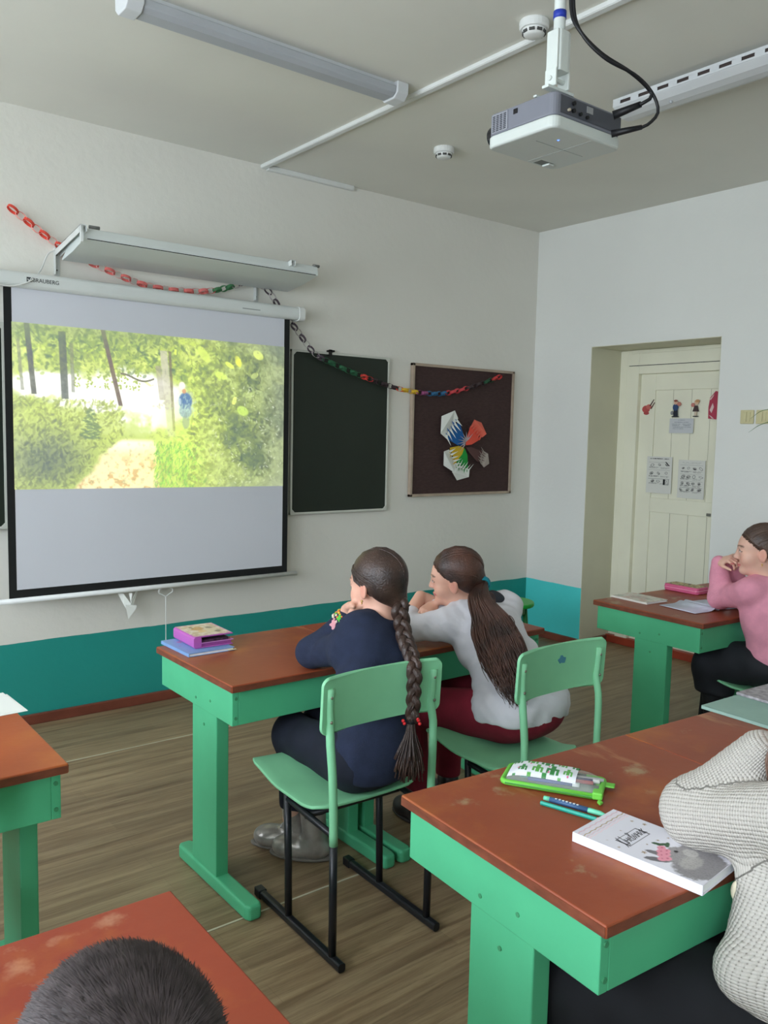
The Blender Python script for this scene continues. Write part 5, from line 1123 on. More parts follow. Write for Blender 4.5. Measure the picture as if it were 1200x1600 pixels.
def hair_cap(C, R, k, m, parent, tie, nlock=150, part=None, plane=(0, -1.02, .0), seed=1, thick=.010, lock_r=(.0022, .0040)):
    """scalp hair combed towards tie (head-local), base shell plus raised locks; one mesh"""
    C = np.array(C); rr = np.array((.070, .088, .076))+thick; ec = np.array((0, -.014, .034)); Rn = np.random.RandomState(seed)
    s = Sdf(); s.ell(C+R @ (ec*k), rr*k, R, .01)
    s.ell(C+R @ (np.array((0, -.036, -.012))*k), np.array((.066, .062, .062))*k, R, .03*k)
    s.ell(C+R @ (np.array(tie)*.86*k), np.array((.026, .026, .026))*k, R, .035*k)
    nn = np.array((0, plane[1], 1.0)); nn /= np.linalg.norm(nn)
    # keep points with z + plane1*y + plane2 > 0 in head space
    nw = R @ nn; s.plane(-nw, float(-(nw @ C)+plane[2]*k), .012*k)
    for q in (-1, 1): s.ell(C+R @ (np.array((q*.078, .002, -.014))*k), np.array((.022, .020, .030))*k, R, .008*k, '-')
    V, Q = mesh_sdf(s, .0045)
    b = MB(); nv = len(V); tie = np.array(tie); td = (tie-ec)/rr; td /= np.linalg.norm(td)
    for i in range(nlock):
        t = Rn.rand()*2*PI; f = Rn.rand()**.7
        # start points: hairline ring (plane cut) and above
        e1 = np.array((1, 0, 0)); e2 = np.cross(nn, e1); h = (-.004/k-nn @ ec)/np.linalg.norm(rr*nn)*1.0+.05*f+.02
        h = min(.8, h); w = math.sqrt(max(0, 1-h*h)); u0 = nn*h+w*(math.cos(t)*e1+math.sin(t)*e2); u0 /= np.linalg.norm(u0)
        dot = float(np.clip(u0 @ td, -1, 1)); om = math.acos(dot)
        if om < .35: continue
        pts = []; m_ = 12; hgt = .022+.022*Rn.rand(); ph = Rn.rand()*6; wob = .035*Rn.randn()
        for j in range(m_+1):
            a = j/m_; p = ((math.sin((1-a)*om)*u0+math.sin(a*om)*td)/math.sin(om) if om < 2.6 else (1-a)*u0+a*td); p = p+wob*math.sin(PI*a)*np.cross(u0, td)
            p = p+nn*(1.25*(om/PI)**2*math.sin(PI*a)) if om > 1.2 else p; p /= np.linalg.norm(p); q = ec+p*rr*(.972+hgt*math.sin(PI*min(1, a*1.15+.02)))
            if a > .8: q = q*(1-(a-.8)*2.0)+tie*((a-.8)*2.0)
            ql = q*k; pts.append(tuple(C+R @ ql))
        r0 = lock_r[0]+Rn.rand()*(lock_r[1]-lock_r[0])
        b.tube(pts, [r0*k*(.25+.75*math.sin(PI*min(1, .12+a/m_*.75))) for a in range(m_+1)], 6)
    b.v = [tuple(v) for v in V.tolist()]+b.v; b.f = [tuple(q) for q in Q.tolist()]+[tuple(i+nv for i in f) for f in b.f]; b.c = [(1, 1, 1)]*len(b.v)
    me = bpy.data.meshes.new('hair'); me.from_pydata(b.v, [], b.f); me.materials.append(m); me.polygons.foreach_set('use_smooth', [True]*len(me.polygons)); me.update()
    o = bpy.data.objects.new('hair', me); COL.objects.link(o); o.parent = parent; o.matrix_parent_inverse = parent.matrix_basis.inverted(); return o
def person(label, loc): return thing('person', label, 'person', loc)
def lerp3(a, b, t): return tuple(x+(y-x)*t for x, y in zip(a, b))
# ------------------------------------------------------------------ people
def V3(p): return Vector(p)
def along(a, b, t): return tuple(Vector(a).lerp(Vector(b), t))
def torso(s, J, e=0.0, top=True, k=.05):
    """pelvis to shoulders as blended ellipsoids following the spine; e inflates"""
    hw = J.get('hw', .125); cw = J.get('cw', .120); dp = J.get('dp', .085)
    sp = Vector(J['shR'])-Vector(J['shL']); lat = sp.normalized(); 
    up = (Vector(J['chest'])-Vector(J['pel'])).normalized(); fw = lat.cross(up)*-1; R = np.array([list(lat), list(fw), list(up)]).T
    hl = (Vector(J['hipR'])-Vector(J['hipL'])).normalized(); Rp = np.array([list(hl), list(Vector((0, 0, 1)).cross(hl)), [0, 0, 1]]).T
    s.ell(J['pel'], (hw+e, dp+.025+e, .095+e), Rp, k); s.ell(J['waist'], (cw*.92+e, dp+e, .12+e), R, k); s.ell(J['chest'], (cw+e, dp+.008+e, .125+e), R, k)
    s.cap(J['shL'], along(J['shL'], J['neck'], .75), .040+e, .046+e, .04); s.cap(J['shR'], along(J['shR'], J['neck'], .75), .040+e, .046+e, .04)
    s.cap(J['chest'], J['neck'], .07+e, .045+e, .04)
    return R
ARM = (.043, .036, .035, .022); LEG = (.078, .052, .050, .030)
def arm(s, J, q, e=(0, 0, 0, 0), k=.03, cut=1.0, rr=ARM):
    s.cap(J['sh'+q], J['el'+q], rr[0]+e[0], rr[1]+e[1], k); w = along(J['el'+q], J['wr'+q], cut); s.cap(J['el'+q], w, rr[2]+e[2], rr[2]+(rr[3]-rr[2])*cut+e[3], k)
def leg(s, J, q, e=0.0, k=.04, low=True, rr=LEG):
    s.cap(J['hip'+q], J['kn'+q], rr[0]+e, rr[1]+e, k)
    if low: s.cap(J['kn'+q], J['an'+q], rr[2]+e, rr[3]+e, k)
def foot(s, J, q, e=0.0):
    d = (Vector(J['toe'+q])-Vector(J['an'+q])); d.z = 0; d.normalize(); a = Vector(J['an'+q]); a.z = max(.035, a.z-.06) if J.get('lift') else .035
    s.cap(tuple(a-d*.02), tuple(a+d*.10-Vector((0, 0, .008))), .030+e, .024+e, .03); s.cap(J['an'+q], tuple(a), .030+e, .032+e, .03)
def shoe(name, m, J, q, parent, laces=None, sole=None, tall=.05):
    d = (Vector(J['toe'+q])-Vector(J['an'+q])); d.z = 0; d.normalize(); a = Vector(J['an'+q]); g = Vector((a.x, a.y, 0)); r = d.cross(Vector((0, 0, 1))); R = np.array([list(r), list(d), [0, 0, 1]]).T
    s = Sdf(); s.ell(g+d*.035+Vector((0, 0, .040)), (.042, .100, .038), R, .03); s.ell(g+d*.090+Vector((0, 0, .036)), (.044, .050, .034), R, .03)
    s.cap(tuple(g+Vector((0, 0, .045))-d*.012), tuple(Vector(J['an'+q])+Vector((0, 0, tall*.5))), .040, .043+.04*max(0, tall-.05), .03); s.plane((0, 0, -1), -.004, .004)
    s.post = lambda P, dd: dd+folds(P, 1.2, .0015)
    o = sdf_obj(s, .005, name, m, parent)
    s = Sdf(); s.ell(g+d*.040+Vector((0, 0, .010)), (.046, .118, .016), R, .02); s.plane((0, 0, -1), -.001, .003); s.plane((0, 0, 1), .016, .003)
    c = sdf_obj(s, .005, 'sole', sole or m, parent); c.parent = o; c.matrix_parent_inverse = Matrix.Identity(4)
    c.matrix_parent_inverse = o.matrix_world.inverted() if False else parent.matrix_basis.inverted() if False else Matrix.Identity(4)
    c.matrix_parent_inverse = (o.parent.matrix_basis @ o.matrix_parent_inverse).inverted()
    if laces:
        b = MB()
        for i in range(5):
            p = g+d*(.040+.017*i)+Vector((0, 0, .082-.009*i)); b.tube([p-r*.018, p+Vector((0, 0, .004)), p+r*.018], .0028, 6)
        l = b.build('laces', laces, o, smooth=True); l.matrix_parent_inverse = c.matrix_parent_inverse
    return o
def sub(o, parent):                       # make o a sub-part of parent, world placement kept
    mw = parent.parent.matrix_basis @ parent.matrix_parent_inverse @ parent.matrix_basis; o.parent = parent; o.matrix_parent_inverse = mw.inverted(); return o
def skin_body(s, J, root, C, R, k, skin=SKIN, tights=None, h=.0042):
    V, Q = mesh_sdf(s, h); base = np.zeros((len(V), 3))+L3(*skin)
    base *= (1+.05*np.sin(V[:, :1]*60+3*np.sin(V[:, 2:]*40)))
    head_color(C, R, k, skin, V, base)
    return np_mesh('body', V, Q, M_skin, root, base)
def earring(p, root):
    b = MB().ball(p, .0042, 8, 6).ball((p[0], p[1], p[2]-.007), .003, 8, 6); return loc_build(b, 'earring', mat('gold', (226, 186, 120), .25, metal=.8), root, smooth=True)
# ================================================================== girl with the long braid
J = dict(pel=(1.505, 1.960, .525), waist=(1.54, 1.995, .66), chest=(1.600, 2.055, .785), neck=(1.628, 2.085, .878), shL=(1.510, 2.090, .828), shR=(1.678, 2.125, .838),
         elL=(1.505, 2.285, .770), wrL=(1.580, 2.205, .896), elR=(1.775, 2.335, .770), wrR=(1.725, 2.300, .890), hipL=(1.455, 1.985, .510), hipR=(1.575, 1.985, .510),
         knL=(1.465, 2.335, .490), knR=(1.60, 2.360, .490), anL=(1.560, 2.480, .120), anR=(1.575, 2.375, .100), toeL=(1.475, 2.57, .03), toeR=(1.49, 2.47, .03), hw=.120, cw=.112, dp=.082)
g1 = person('girl in a navy sweater with a very long brown braid, chin on her fist', (1.5, 1.98, 0))
k = .98; C = (1.632, 2.108, 1.016); R = frame((-.20, .98, -.06), (.02, 0, 1))
s = Sdf(); torso(s, J); arm(s, J, 'L'); arm(s, J, 'R'); leg(s, J, 'L'); leg(s, J, 'R'); foot(s, J, 'L'); foot(s, J, 'R'); W = head_prims(s, C, R, k, along(J['neck'], J['chest'], .1))
hand_prims(s, J['wrL'], (.30, -.62, .42), (.45, .70, -.20), 1.02, -1, (1.25, 1.45, .8), thumb=(.15, -.25), thumb_n=.75)
hand_prims(s, J['wrR'], (-.35, -.62, .45), (.10, .80, .30), .80, 1, (1.1, 1.3, .8))
skin_body(s, J, g1, C, R, k)
M_navy = mat('navy_knit', (32, 40, 62), .95, vary=.12, scale=30, bump=.25, bscale=240)
c = Sdf(); torso(c, J, .015); arm(c, J, 'L', (.012, .013, .012, .010), cut=.96); arm(c, J, 'R', (.012, .013, .012, .010), cut=.96); c.plane((0, 0, -1), -.465, .01)
c.ell(W(0, -.035, -.085), (.050, .050, .038), R, .02, '-')
c.post = lambda P, d: d+folds(P, 1.0, .0040, 1.0)
sw = sdf_obj(c, .006, 'sweater', M_navy, g1)
cl = Sdf(); cl.cap(W(-.05, -.03, -.118), W(.05, -.035, -.112), .018, .018, .01); cl.cap(W(.03, -.04, -.112), W(.062, -.02, -.130), .018, .014, .02); cl.cap(W(.045, -.045, -.116), W(.085, -.055, -.150), .010, .006, .01)
sdf_obj(cl, .005, 'white_collar', mat('white_shirt', (214, 214, 216), .85, vary=.03), g1)
p = Sdf(); p.ell(J['pel'], (.128, .115, .093), None, .05); leg(p, J, 'L', .012); leg(p, J, 'R', .012); p.plane((0, 0, 1), .60, .01); p.plane((0, 0, -1), -.17, .01)
p.post = lambda P, d: d+folds(P, .8, .003, 2.0)
sdf_obj(p, .007, 'trousers', mat('dark_navy_cloth', (20, 24, 38), .9, vary=.15, scale=20), g1)
M_boot = mat('silver_grey_leather', (158, 152, 144), .28, metal=.35, vary=.25, scale=16, bump=.2, bscale=40)
for q in 'LR': shoe('boot', M_boot, J, q, g1, mat('shiny_laces', (190, 190, 190), .2), mat('grey_sole', (110, 104, 96), .7), .16)
M_h1 = hair_mat('dark_brown_hair', (44, 31, 27), (70, 51, 43))
tie = (.020, -.088, -.060)
hair_cap(C, R, k, M_h1, g1, tie, 380, seed=4, thick=.012)
bp = [tuple(W(.020, -.090, -.050)), (1.648, 2.008, .955), (1.638, 1.985, .915), (1.622, 1.950, .875), (1.590, 1.880, .842), (1.567, 1.836, .800), (1.556, 1.824, .745), (1.548, 1.815, .700), (1.540, 1.812, .668)]
cen = catmull(bp, .004); b = MB(); L_ = len(cen)
tan = [(cen[min(i+1, L_-1)]-cen[max(i-1, 0)]).normalized() for i in range(L_)]
side = Vector((.787, -.617, 0)); 
for st_ in range(3):
    pts = []; rs = []
    for i in range(L_):
        t = i*.004/.058*2*PI*.5+st_*2*PI/3; s1 = (side-tan[i]*side.dot(tan[i])).normalized(); nrm = tan[i].cross(s1); w = .0155*(1-.30*i/L_)
        pts.append(cen[i]+s1*(w*math.sin(t))+nrm*(w*.62*math.sin(2*t))); rs.append((.0135+.0012*math.sin(i*.7))*(1-.28*i/L_))
    b.tube(pts, rs, 10)
    for f in range(7):      # strand grooves: thin hairs lying on each lock
        ph = f*2*PI/7; q = []
        for i in range(0, L_, 2):
            s1 = (side-tan[i]*side.dot(tan[i])).normalized(); nrm = tan[i].cross(s1); q.append(pts[i]+(s1*math.cos(ph)+nrm*math.sin(ph))*(rs[i]*.90))
        b.tube(q, .0026, 5)
br = loc_build(b, 'braid', M_h1, g1, smooth=True)
b = MB(); Rn = random.Random(5); e0 = cen[-1]
for i in range(150):
    a = Rn.uniform(0, 2*PI); rr_ = Rn.random()**.5; dx = side*(math.cos(a)*rr_)+Vector((.617, .787, 0))*(math.sin(a)*rr_*.6); ln = Rn.uniform(.10, .175)
    pts = [e0+dx*.008+Vector((0, 0, .012)), e0+dx*.016+Vector((-.004, -.004, -.35*ln)), e0+dx*.034+Vector((-.010, -.010, -.72*ln)), e0+dx*(.036+.016*Rn.random())+Vector((-.014, -.014, -ln))]
    b.tube(catmull(pts, .02), [.0030]*3+[.0026]*3+[.0018]*20 if False else .0022, 5)
sub(loc_build(b, 'braid_tail', M_h1, g1, smooth=True), br)
t = loc_build(MB().tube([e0+Vector((0, 0, .010)), e0-Vector((0, 0, .006))], .0125, 12), 'hair_tie', mat('black_elastic', (26, 22, 24), .7), g1, smooth=True)
Mred = mat('red_beads', (206, 40, 44), .3)
for dx, dz in ((-.020, -.004), (-.024, .004), (.020, .006), (.024, -.004), (.018, .010)):
    q = e0+side*dx+Vector((-.006, -.008, dz)); sub(loc_build(MB().ball(tuple(q), .0052, 10, 7), 'bead', Mred, g1, smooth=True), t)
earring(tuple(W(-.079, -.004, -.046)), g1)
# bracelets (worn, so parts of her)
wv = (Vector(J['wrL'])-Vector(J['elL'])).normalized(); wc = Vector(J['wrL'])-wv*.004; u1 = wv.cross(Vector((0, 0, 1))).normalized(); u2 = wv.cross(u1)
def band(off, r, n, cols, rb, flat=False):
    for i in range(n):
        a = 2*PI*i/n; p_ = wc+wv*off+(u1*math.cos(a)+u2*math.sin(a))*r; c_ = cols[i % len(cols)]
        yield p_, c_
bb_ = {}
for off, r, n, cols in ((.006, .0315, 20, ('y', 'o', 'y')), (-.006, .0325, 20, ('o', 'g', 'c')), (-.018, .0345, 18, ('c', 'p', 'c'))):
    for p_, c_ in band(off, r, n, cols, .004): bb_.setdefault(c_, []).append(p_)
CC = dict(y=(230, 186, 60), o=(216, 122, 50), g=(96, 190, 62), c=(228, 214, 190), p=(222, 160, 160))
brc = loc_build(MB().tube([wc+(u1*math.cos(a*.4)+u2*math.sin(a*.4))*.0305 for a in range(17)], .0022, 6), 'bracelet', mat('elastic_cord', (206, 190, 150), .6), g1, smooth=True)
for c_, ps in bb_.items():
    b = MB()
    for p_ in ps: b.ball(tuple(p_), (.0052, .0052, .0046), 7, 5)
    sub(loc_build(b, {'y': 'yellow', 'o': 'orange', 'g': 'green', 'c': 'cream', 'p': 'pink'}[c_]+'_beads', mat('bead_'+c_, CC[c_], .4), g1, smooth=True), brc)
cam_dir = (Vector((0, 0, 1.5))-wc).normalized()
def flower(cn, r, c_, nm, nn=6):
    a1 = cam_dir.cross(Vector((0, 0, 1))).normalized(); a2 = a1.cross(cam_dir); poly = [(r*(1+.16*math.cos(nn*t_))*math.cos(t_), r*(1+.16*math.cos(nn*t_))*math.sin(t_)) for t_ in [2*PI*i/48 for i in range(48)]]
    b = MB().prism(poly, (-.002, .002), lambda a, b_, c__: cn+a1*a+a2*b_+cam_dir*c__); b.ball(tuple(cn+cam_dir*.003), .0025, 6, 4)
    sub(loc_build(b, nm, mat(nm+'_plastic', c_, .4), g1, bevel=.0008), brc)
flower(wc+cam_dir*.036-wv*.030-Vector((.787,-.617,0))*.012, .0155, (236, 164, 172), 'pink_flower_charm')
flower(wc+cam_dir*.032-wv*.002-Vector((.787,-.617,0))*.012, .0115, (92, 206, 60), 'green_flower_charm', 5)
# ================================================================== leaning girl in white and dark red
J = dict(pel=(2.205, 1.985, .530), waist=(2.205, 2.045, .65), chest=(2.200, 2.150, .755), neck=(2.165, 2.250, .845), shL=(2.065, 2.245, .800), shR=(2.325, 2.195, .850),
         elL=(1.945, 2.350, .778), wrL=(2.085, 2.420, .878), elR=(2.335, 2.42, .780), wrR=(2.088, 2.352, .850), hipL=(2.135, 2.02, .510), hipR=(2.285, 2.02, .510),
         knL=(1.995, 2.370, .480), knR=(2.24, 2.40, .490), anL=(2.06, 2.36, .085), anR=(2.26, 2.42, .085), toeL=(2.06, 2.50, .03), toeR=(2.26, 2.55, .03), hw=.160, cw=.132, dp=.088)
g2 = person('girl in a white blouse and dark red trousers leaning over the desk, loose brown ponytail', (2.2, 2.0, 0))
k = .98; C = (2.132, 2.275, .968); R = frame((-.58, .80, -.10), (-.22, .03, 1))
s = Sdf(); torso(s, J); arm(s, J, 'L'); arm(s, J, 'R'); leg(s, J, 'L'); leg(s, J, 'R'); foot(s, J, 'L'); foot(s, J, 'R'); W = head_prims(s, C, R, k, along(J['neck'], J['chest'], .1))
hand_prims(s, J['wrL'], (.66, -.60, -.42), (-.45, -.62, .60), .80, -1, (.35, .4, .3))
hand_prims(s, J['wrR'], (-.82, -.42, -.10), (-.10, -.30, .95), .80, 1, (.65, .75, .4))
skin_body(s, J, g2, C, R, k)
M_blouse = mat('white_blouse', (222, 220, 226), .8, vary=.03, scale=12, bump=.1, bscale=220)
c = Sdf(); torso(c, J, .014, k=.06); arm(c, J, 'L', (.016, .012, .012, .008), cut=.42); arm(c, J, 'R', (.016, .012, .014, .012), cut=.9)
c.ell((2.205, 1.998, .565), (.186, .148, .11), None, .05); c.plane((0, 0, -1), -.512, .008)
c.ell(W(.01, -.03, -.095), (.050, .050, .036), R, .02, '-')
c.post = lambda P, d: d+folds(P, 1.15, .0075, 3.3)+.0012*np.sin(90*P[:, 0]+130*P[:, 2]+5*np.sin(24*P[:, 1]))
sdf_obj(c, .006, 'blouse', M_blouse, g2)
cl = Sdf(); q0 = Vector(J['neck']); sd = (Vector(J['shR'])-Vector(J['shL'])).normalized(); bk_ = Vector((.10, -.86, .50)).normalized()
cl.cap(tuple(q0-sd*.075+bk_*.030+Vector((0, 0, -.004))), tuple(q0-sd*.01+bk_*.062), .022, .026, .02); cl.cap(tuple(q0-sd*.01+bk_*.062), tuple(q0+sd*.085+bk_*.042+Vector((0, 0, .012))), .026, .026, .02)
cl.ell(tuple(q0+sd*.085+bk_*.058), (.040, .034, .024), None, .02)
sdf_obj(cl, .005, 'dark_collar', mat('charcoal_collar', (50, 52, 60), .8, vary=.08), g2)
p = Sdf(); p.ell((2.205, 1.985, .520), (.176, .136, .092), None, .05); leg(p, J, 'L', .016); leg(p, J, 'R', .016); p.plane((0, 0, 1), .60, .01); p.plane((0, 0, -1), -.13, .01)
p.post = lambda P, d: d+folds(P, .8, .003, 5.0)
sdf_obj(p, .007, 'trousers', mat('dark_red_cloth', (122, 22, 42), .85, vary=.10, scale=14, bump=.15, bscale=180), g2)
for q in 'LR': shoe('shoe', mat('dark_shoe', (48, 42, 42), .4), J, q, g2)
M_h2 = hair_mat('brown_hair', (50, 32, 26), (86, 55, 44))
tie = (.010, -.098, -.026)
hair_cap(C, R, k, M_h2, g2, tie, 380, seed=8, thick=.011, plane=(0, -.95, .002))
tp = Vector(tuple(W(.010, -.102, -.026)))
tdir = (Vector((2.125, 2.12, .90))-tp).normalized()
b = MB()
nb0 = Vector((-.35, -.60, .55)).normalized(); ta = tdir.cross(Vector((0, 0, 1))).normalized(); tb = ta.cross(tdir)
for i in range(3): b.tube([tp+tdir*(.006+.006*i)+nb0*.010+ta*(.0225*math.cos(a*.4))+tb*(.0225*math.sin(a*.4)) for a in range(17)], .0044, 6)
ht = loc_build(b, 'hair_tie', mat('teal_elastic', (20, 134, 150), .5), g2, smooth=True)
Rn = random.Random(11); b = MB()
spine = [tp, Vector((2.116, 2.130, .915)), Vector((2.108, 2.060, .845)), Vector((2.094, 2.010, .785)), Vector((2.078, 1.945, .705)), Vector((2.066, 1.900, .640)), Vector((2.062, 1.875, .580))]
wd_ = [.012, .036, .064, .080, .072, .044, .020]
sd2 = Vector((.787, -.617, 0)); nb_ = Vector((-.35, -.60, .55)).normalized()
for i in range(420):
    a = Rn.uniform(-1, 1); c0 = Rn.uniform(-1, 1); ln = Rn.choice([5, 6, 6, 7, 7, 7]); ph = Rn.uniform(0, 6.3); am = Rn.uniform(.003, .014); pts = []
    for j in range(ln):
        w = wd_[j]; off = a*w; curl = am*math.sin(ph+j*1.5)*(j/2.2)
        pts.append(spine[j]+sd2*(off+curl)+nb_*(.010+.018*c0*math.sqrt(max(0, 1-a*a))*min(1, j/2+.3))+Vector((0, 0, Rn.uniform(-.012, .012) if j == ln-1 else 0)))
    cc = catmull(pts, .016); cc = cc[:max(8, int(len(cc)*Rn.uniform(.78, 1.0)))]; r_ = Rn.uniform(.0018, .0032); b.tube(cc, [r_*(1-.8*max(0, (q/len(cc)-.7)/.3)) for q in range(len(cc))], 5)
for i in range(22):      # loose curls at the edges
    sgn = 1; j0 = Rn.choice([1, 2, 2, 3]); st0 = spine[j0]+sd2*sgn*wd_[j0]*.8+nb_*.02; st0 = st0+nb_*Rn.uniform(.02, .035); pts = [st0]
    rc = Rn.uniform(.008, .016); dn = Rn.uniform(.002, .005)
    for q in range(1, 22): a = q*.30; pts.append(st0+sd2*sgn*(.0012*q+rc*math.sin(a))+Vector((0, 0, -dn*q+rc*(math.cos(a)-1))))
    b.tube(pts, .0014, 5)
sub(loc_build(b, 'ponytail', M_h2, g2, smooth=True), ht)
# ================================================================== girl in pink by the door
J = dict(pel=(3.600, 1.760, .525), waist=(3.585, 1.785, .65), chest=(3.565, 1.800, .775), neck=(3.572, 1.830, .885), shL=(3.475, 1.845, .850), shR=(3.665, 1.760, .855),
         elL=(3.555, 2.030, .785), wrL=(3.535, 2.030, .955), elR=(3.75, 2.02, .775), wrR=(3.62, 2.03, .94), hipL=(3.545, 1.80, .510), hipR=(3.66, 1.78, .510),
         knL=(3.535, 2.035, .492), knR=(3.69, 2.10, .495), anL=(3.58, 2.03, .085), anR=(3.70, 2.15, .085), toeL=(3.55, 2.17, .03), toeR=(3.69, 2.3, .03), hw=.125, cw=.115, dp=.085)
g3 = person('girl in a pink sweater and black skirt, hand at her mouth, beside the door', (3.6, 1.8, 0))
k = 1.02; C = (3.548, 1.848, 1.024); R = frame((-.50, .866, -.05), (0, 0, 1))
s = Sdf(); torso(s, J); arm(s, J, 'L'); arm(s, J, 'R'); leg(s, J, 'L'); leg(s, J, 'R'); foot(s, J, 'L'); foot(s, J, 'R'); W = head_prims(s, C, R, k, along(J['neck'], J['chest'], .1))
hand_prims(s, J['wrL'], (-.15, -.95, .35), (-.45, .25, .85), .78, -1, (.9, 1.1, .6))
hand_prims(s, J['wrR'], (-.55, -.45, .60), (.40, .80, .30), .78, 1, (1.0, 1.1, .6))
skin_body(s, J, g3, C, R, k, skin=(226, 180, 160))
c = Sdf(); torso(c, J, .014, k=.06); arm(c, J, 'L', (.016, .016, .015, .013), cut=.97); arm(c, J, 'R', (.016, .016, .015, .013), cut=.95); c.plane((0, 0, -1), -.54, .02)
c.ell(W(0, -.025, -.088), (.054, .050, .036), R, .02, '-')
c.post = lambda P, d: d+folds(P, 1.0, .0065, 4.3)
sdf_obj(c, .006, 'sweater', mat('pink_knit', (224, 150, 170), .95, vary=.06, scale=24, bump=.3, bscale=220), g3)
p = Sdf(); p.ell((3.60, 1.77, .52), (.145, .13, .085), None, .05); p.cap((3.56, 1.84, .525), (3.535, 2.03, .492), .105, .090, .06); p.cap((3.66, 1.84, .52), (3.68, 2.08, .495), .09, .082, .08); p.cap((3.54, 2.03, .44), (3.565, 2.03, .34), .082, .085, .05); p.cap((3.67, 2.08, .44), (3.68, 2.08, .36), .075, .08, .05)
p.plane((0, 0, -1), -.34, .02); p.plane((0, 0, 1), .60, .01); p.post = lambda P, d: d+folds(P, .8, .006, 6.0)
sdf_obj(p, .007, 'skirt', mat('black_skirt', (28, 30, 36), .75, vary=.15, scale=14), g3)
for q in 'LR': shoe('shoe', mat('brown_shoe', (86, 58, 48), .4), J, q, g3)
for q in 'LR':
    t_ = Sdf(); t_.cap(J['kn'+q], J['an'+q], .055, .036, .02); sdf_obj(t_, .007, 'tights', mat('black_tights', (24, 24, 28), .8), g3)
M_h3 = hair_mat('brown_tied_hair', (60, 45, 40), (92, 70, 58))
hair_cap(C, R, k, M_h3, g3, (0, -.085, .060), 300, seed=12, thick=.009, plane=(0, -1.0, .0))
b = Sdf(); b.ell(W(0, -.100, .075), (.030, .030, .030), None, .01); b.post = lambda P, d: d+.0015*np.sin(300*P[:, 0]+200*P[:, 2]); sdf_obj(b, .004, 'hair_bun', M_h3, g3)
earring(tuple(W(-.080, -.004, -.048)), g3)
# ================================================================== child in the cream knitted cardigan (head outside the picture)
J = dict(pel=(1.500, .500, .545), waist=(1.475, .560, .66), chest=(1.495, .585, .80), neck=(1.50, .60, .935), shL=(1.410, .625, .862), shR=(1.64, .585, .88),
         elL=(1.445, .850, .787), wrL=(1.485, .745, .930), elR=(1.72, .83, .785), wrR=(1.62, .74, .955), hipL=(1.44, .54, .52), hipR=(1.57, .54, .52),
         knL=(1.265, .930, .475), knR=(1.50, .93, .475), anL=(1.30, .98, .085), anR=(1.52, 1.0, .085), toeL=(1.28, 1.12, .03), toeR=(1.5, 1.14, .03), hw=.135, cw=.125, dp=.090)
g4 = person('child in a cream knitted cardigan leaning an elbow beside the diary', (1.5, .52, 0))
k = .98; C = (1.535, .650, 1.055); R = frame((-.25, .95, -.12), (0, 0, 1))
s = Sdf(); torso(s, J); arm(s, J, 'L'); arm(s, J, 'R'); leg(s, J, 'L'); leg(s, J, 'R'); foot(s, J, 'L'); foot(s, J, 'R'); W = head_prims(s, C, R, k, along(J['neck'], J['chest'], .1))
hand_prims(s, J['wrL'], (.25, -.55, .80), (-.55, .75, .10), .80, -1, (.6, .6, .4)); hand_prims(s, J['wrR'], (-.35, -.45, .80), (.55, .75, .20), .80, 1, (.6, .6, .4))
skin_body(s, J, g4, C, R, k)
def knit_mat():
    m = bpy.data.materials.new('cream_chunky_knit'); m.use_nodes = True; N = m.node_tree.nodes; Lk = m.node_tree.links; b = N['Principled BSDF']
    at = N.new('ShaderNodeAttribute'); at.attribute_name = 'limb'; sp = N.new('ShaderNodeSeparateXYZ'); Lk.new(at.outputs['Vector'], sp.inputs[0])
    def mth(op, a, bb=None, c=None):
        n_ = N.new('ShaderNodeMath'); n_.operation = op
        for i, v in enumerate((a, bb, c)):
            if v is None: continue
            if isinstance(v, (int, float)): n_.inputs[i].default_value = v
            else: Lk.new(v, n_.inputs[i])
        return n_.outputs[0]
    ru = mth('ABSOLUTE', mth('SINE', mth('MULTIPLY', sp.outputs[0], PI/.0062)))          # rows along the limb
    rv = mth('ABSOLUTE', mth('SINE', mth('MULTIPLY', sp.outputs[1], PI/.0058)))          # wales around it
    h = mth('POWER', mth('MULTIPLY', mth('ADD', mth('MULTIPLY', ru, .7), mth('MULTIPLY', rv, .5)), 1.0), .7)
    nz = N.new('ShaderNodeTexNoise'); nz.inputs['Scale'].default_value = 260; tc = N.new('ShaderNodeTexCoord'); Lk.new(tc.outputs['Object'], nz.inputs['Vector'])
    h2 = mth('ADD', h, mth('MULTIPLY', nz.outputs[0], .35))
    bp_ = N.new('ShaderNodeBump'); bp_.inputs['Strength'].default_value = .9; bp_.inputs['Distance'].default_value = .0035; Lk.new(h2, bp_.inputs['Height']); Lk.new(bp_.outputs[0], b.inputs['Normal'])
    cr = N.new('ShaderNodeValToRGB'); cr.color_ramp.elements[0].position = .15; cr.color_ramp.elements[1].position = .6; cr.color_ramp.elements[0].color = (*lin((138, 132, 124)), 1); cr.color_ramp.elements[1].color = (*lin((190, 185, 177)), 1); Lk.new(h, cr.inputs[0])
    Lk.new(cr.outputs[0], b.inputs['Base Color']); b.inputs['Roughness'].default_value = .95; b.inputs['Specular IOR Level'].default_value = .1; return m
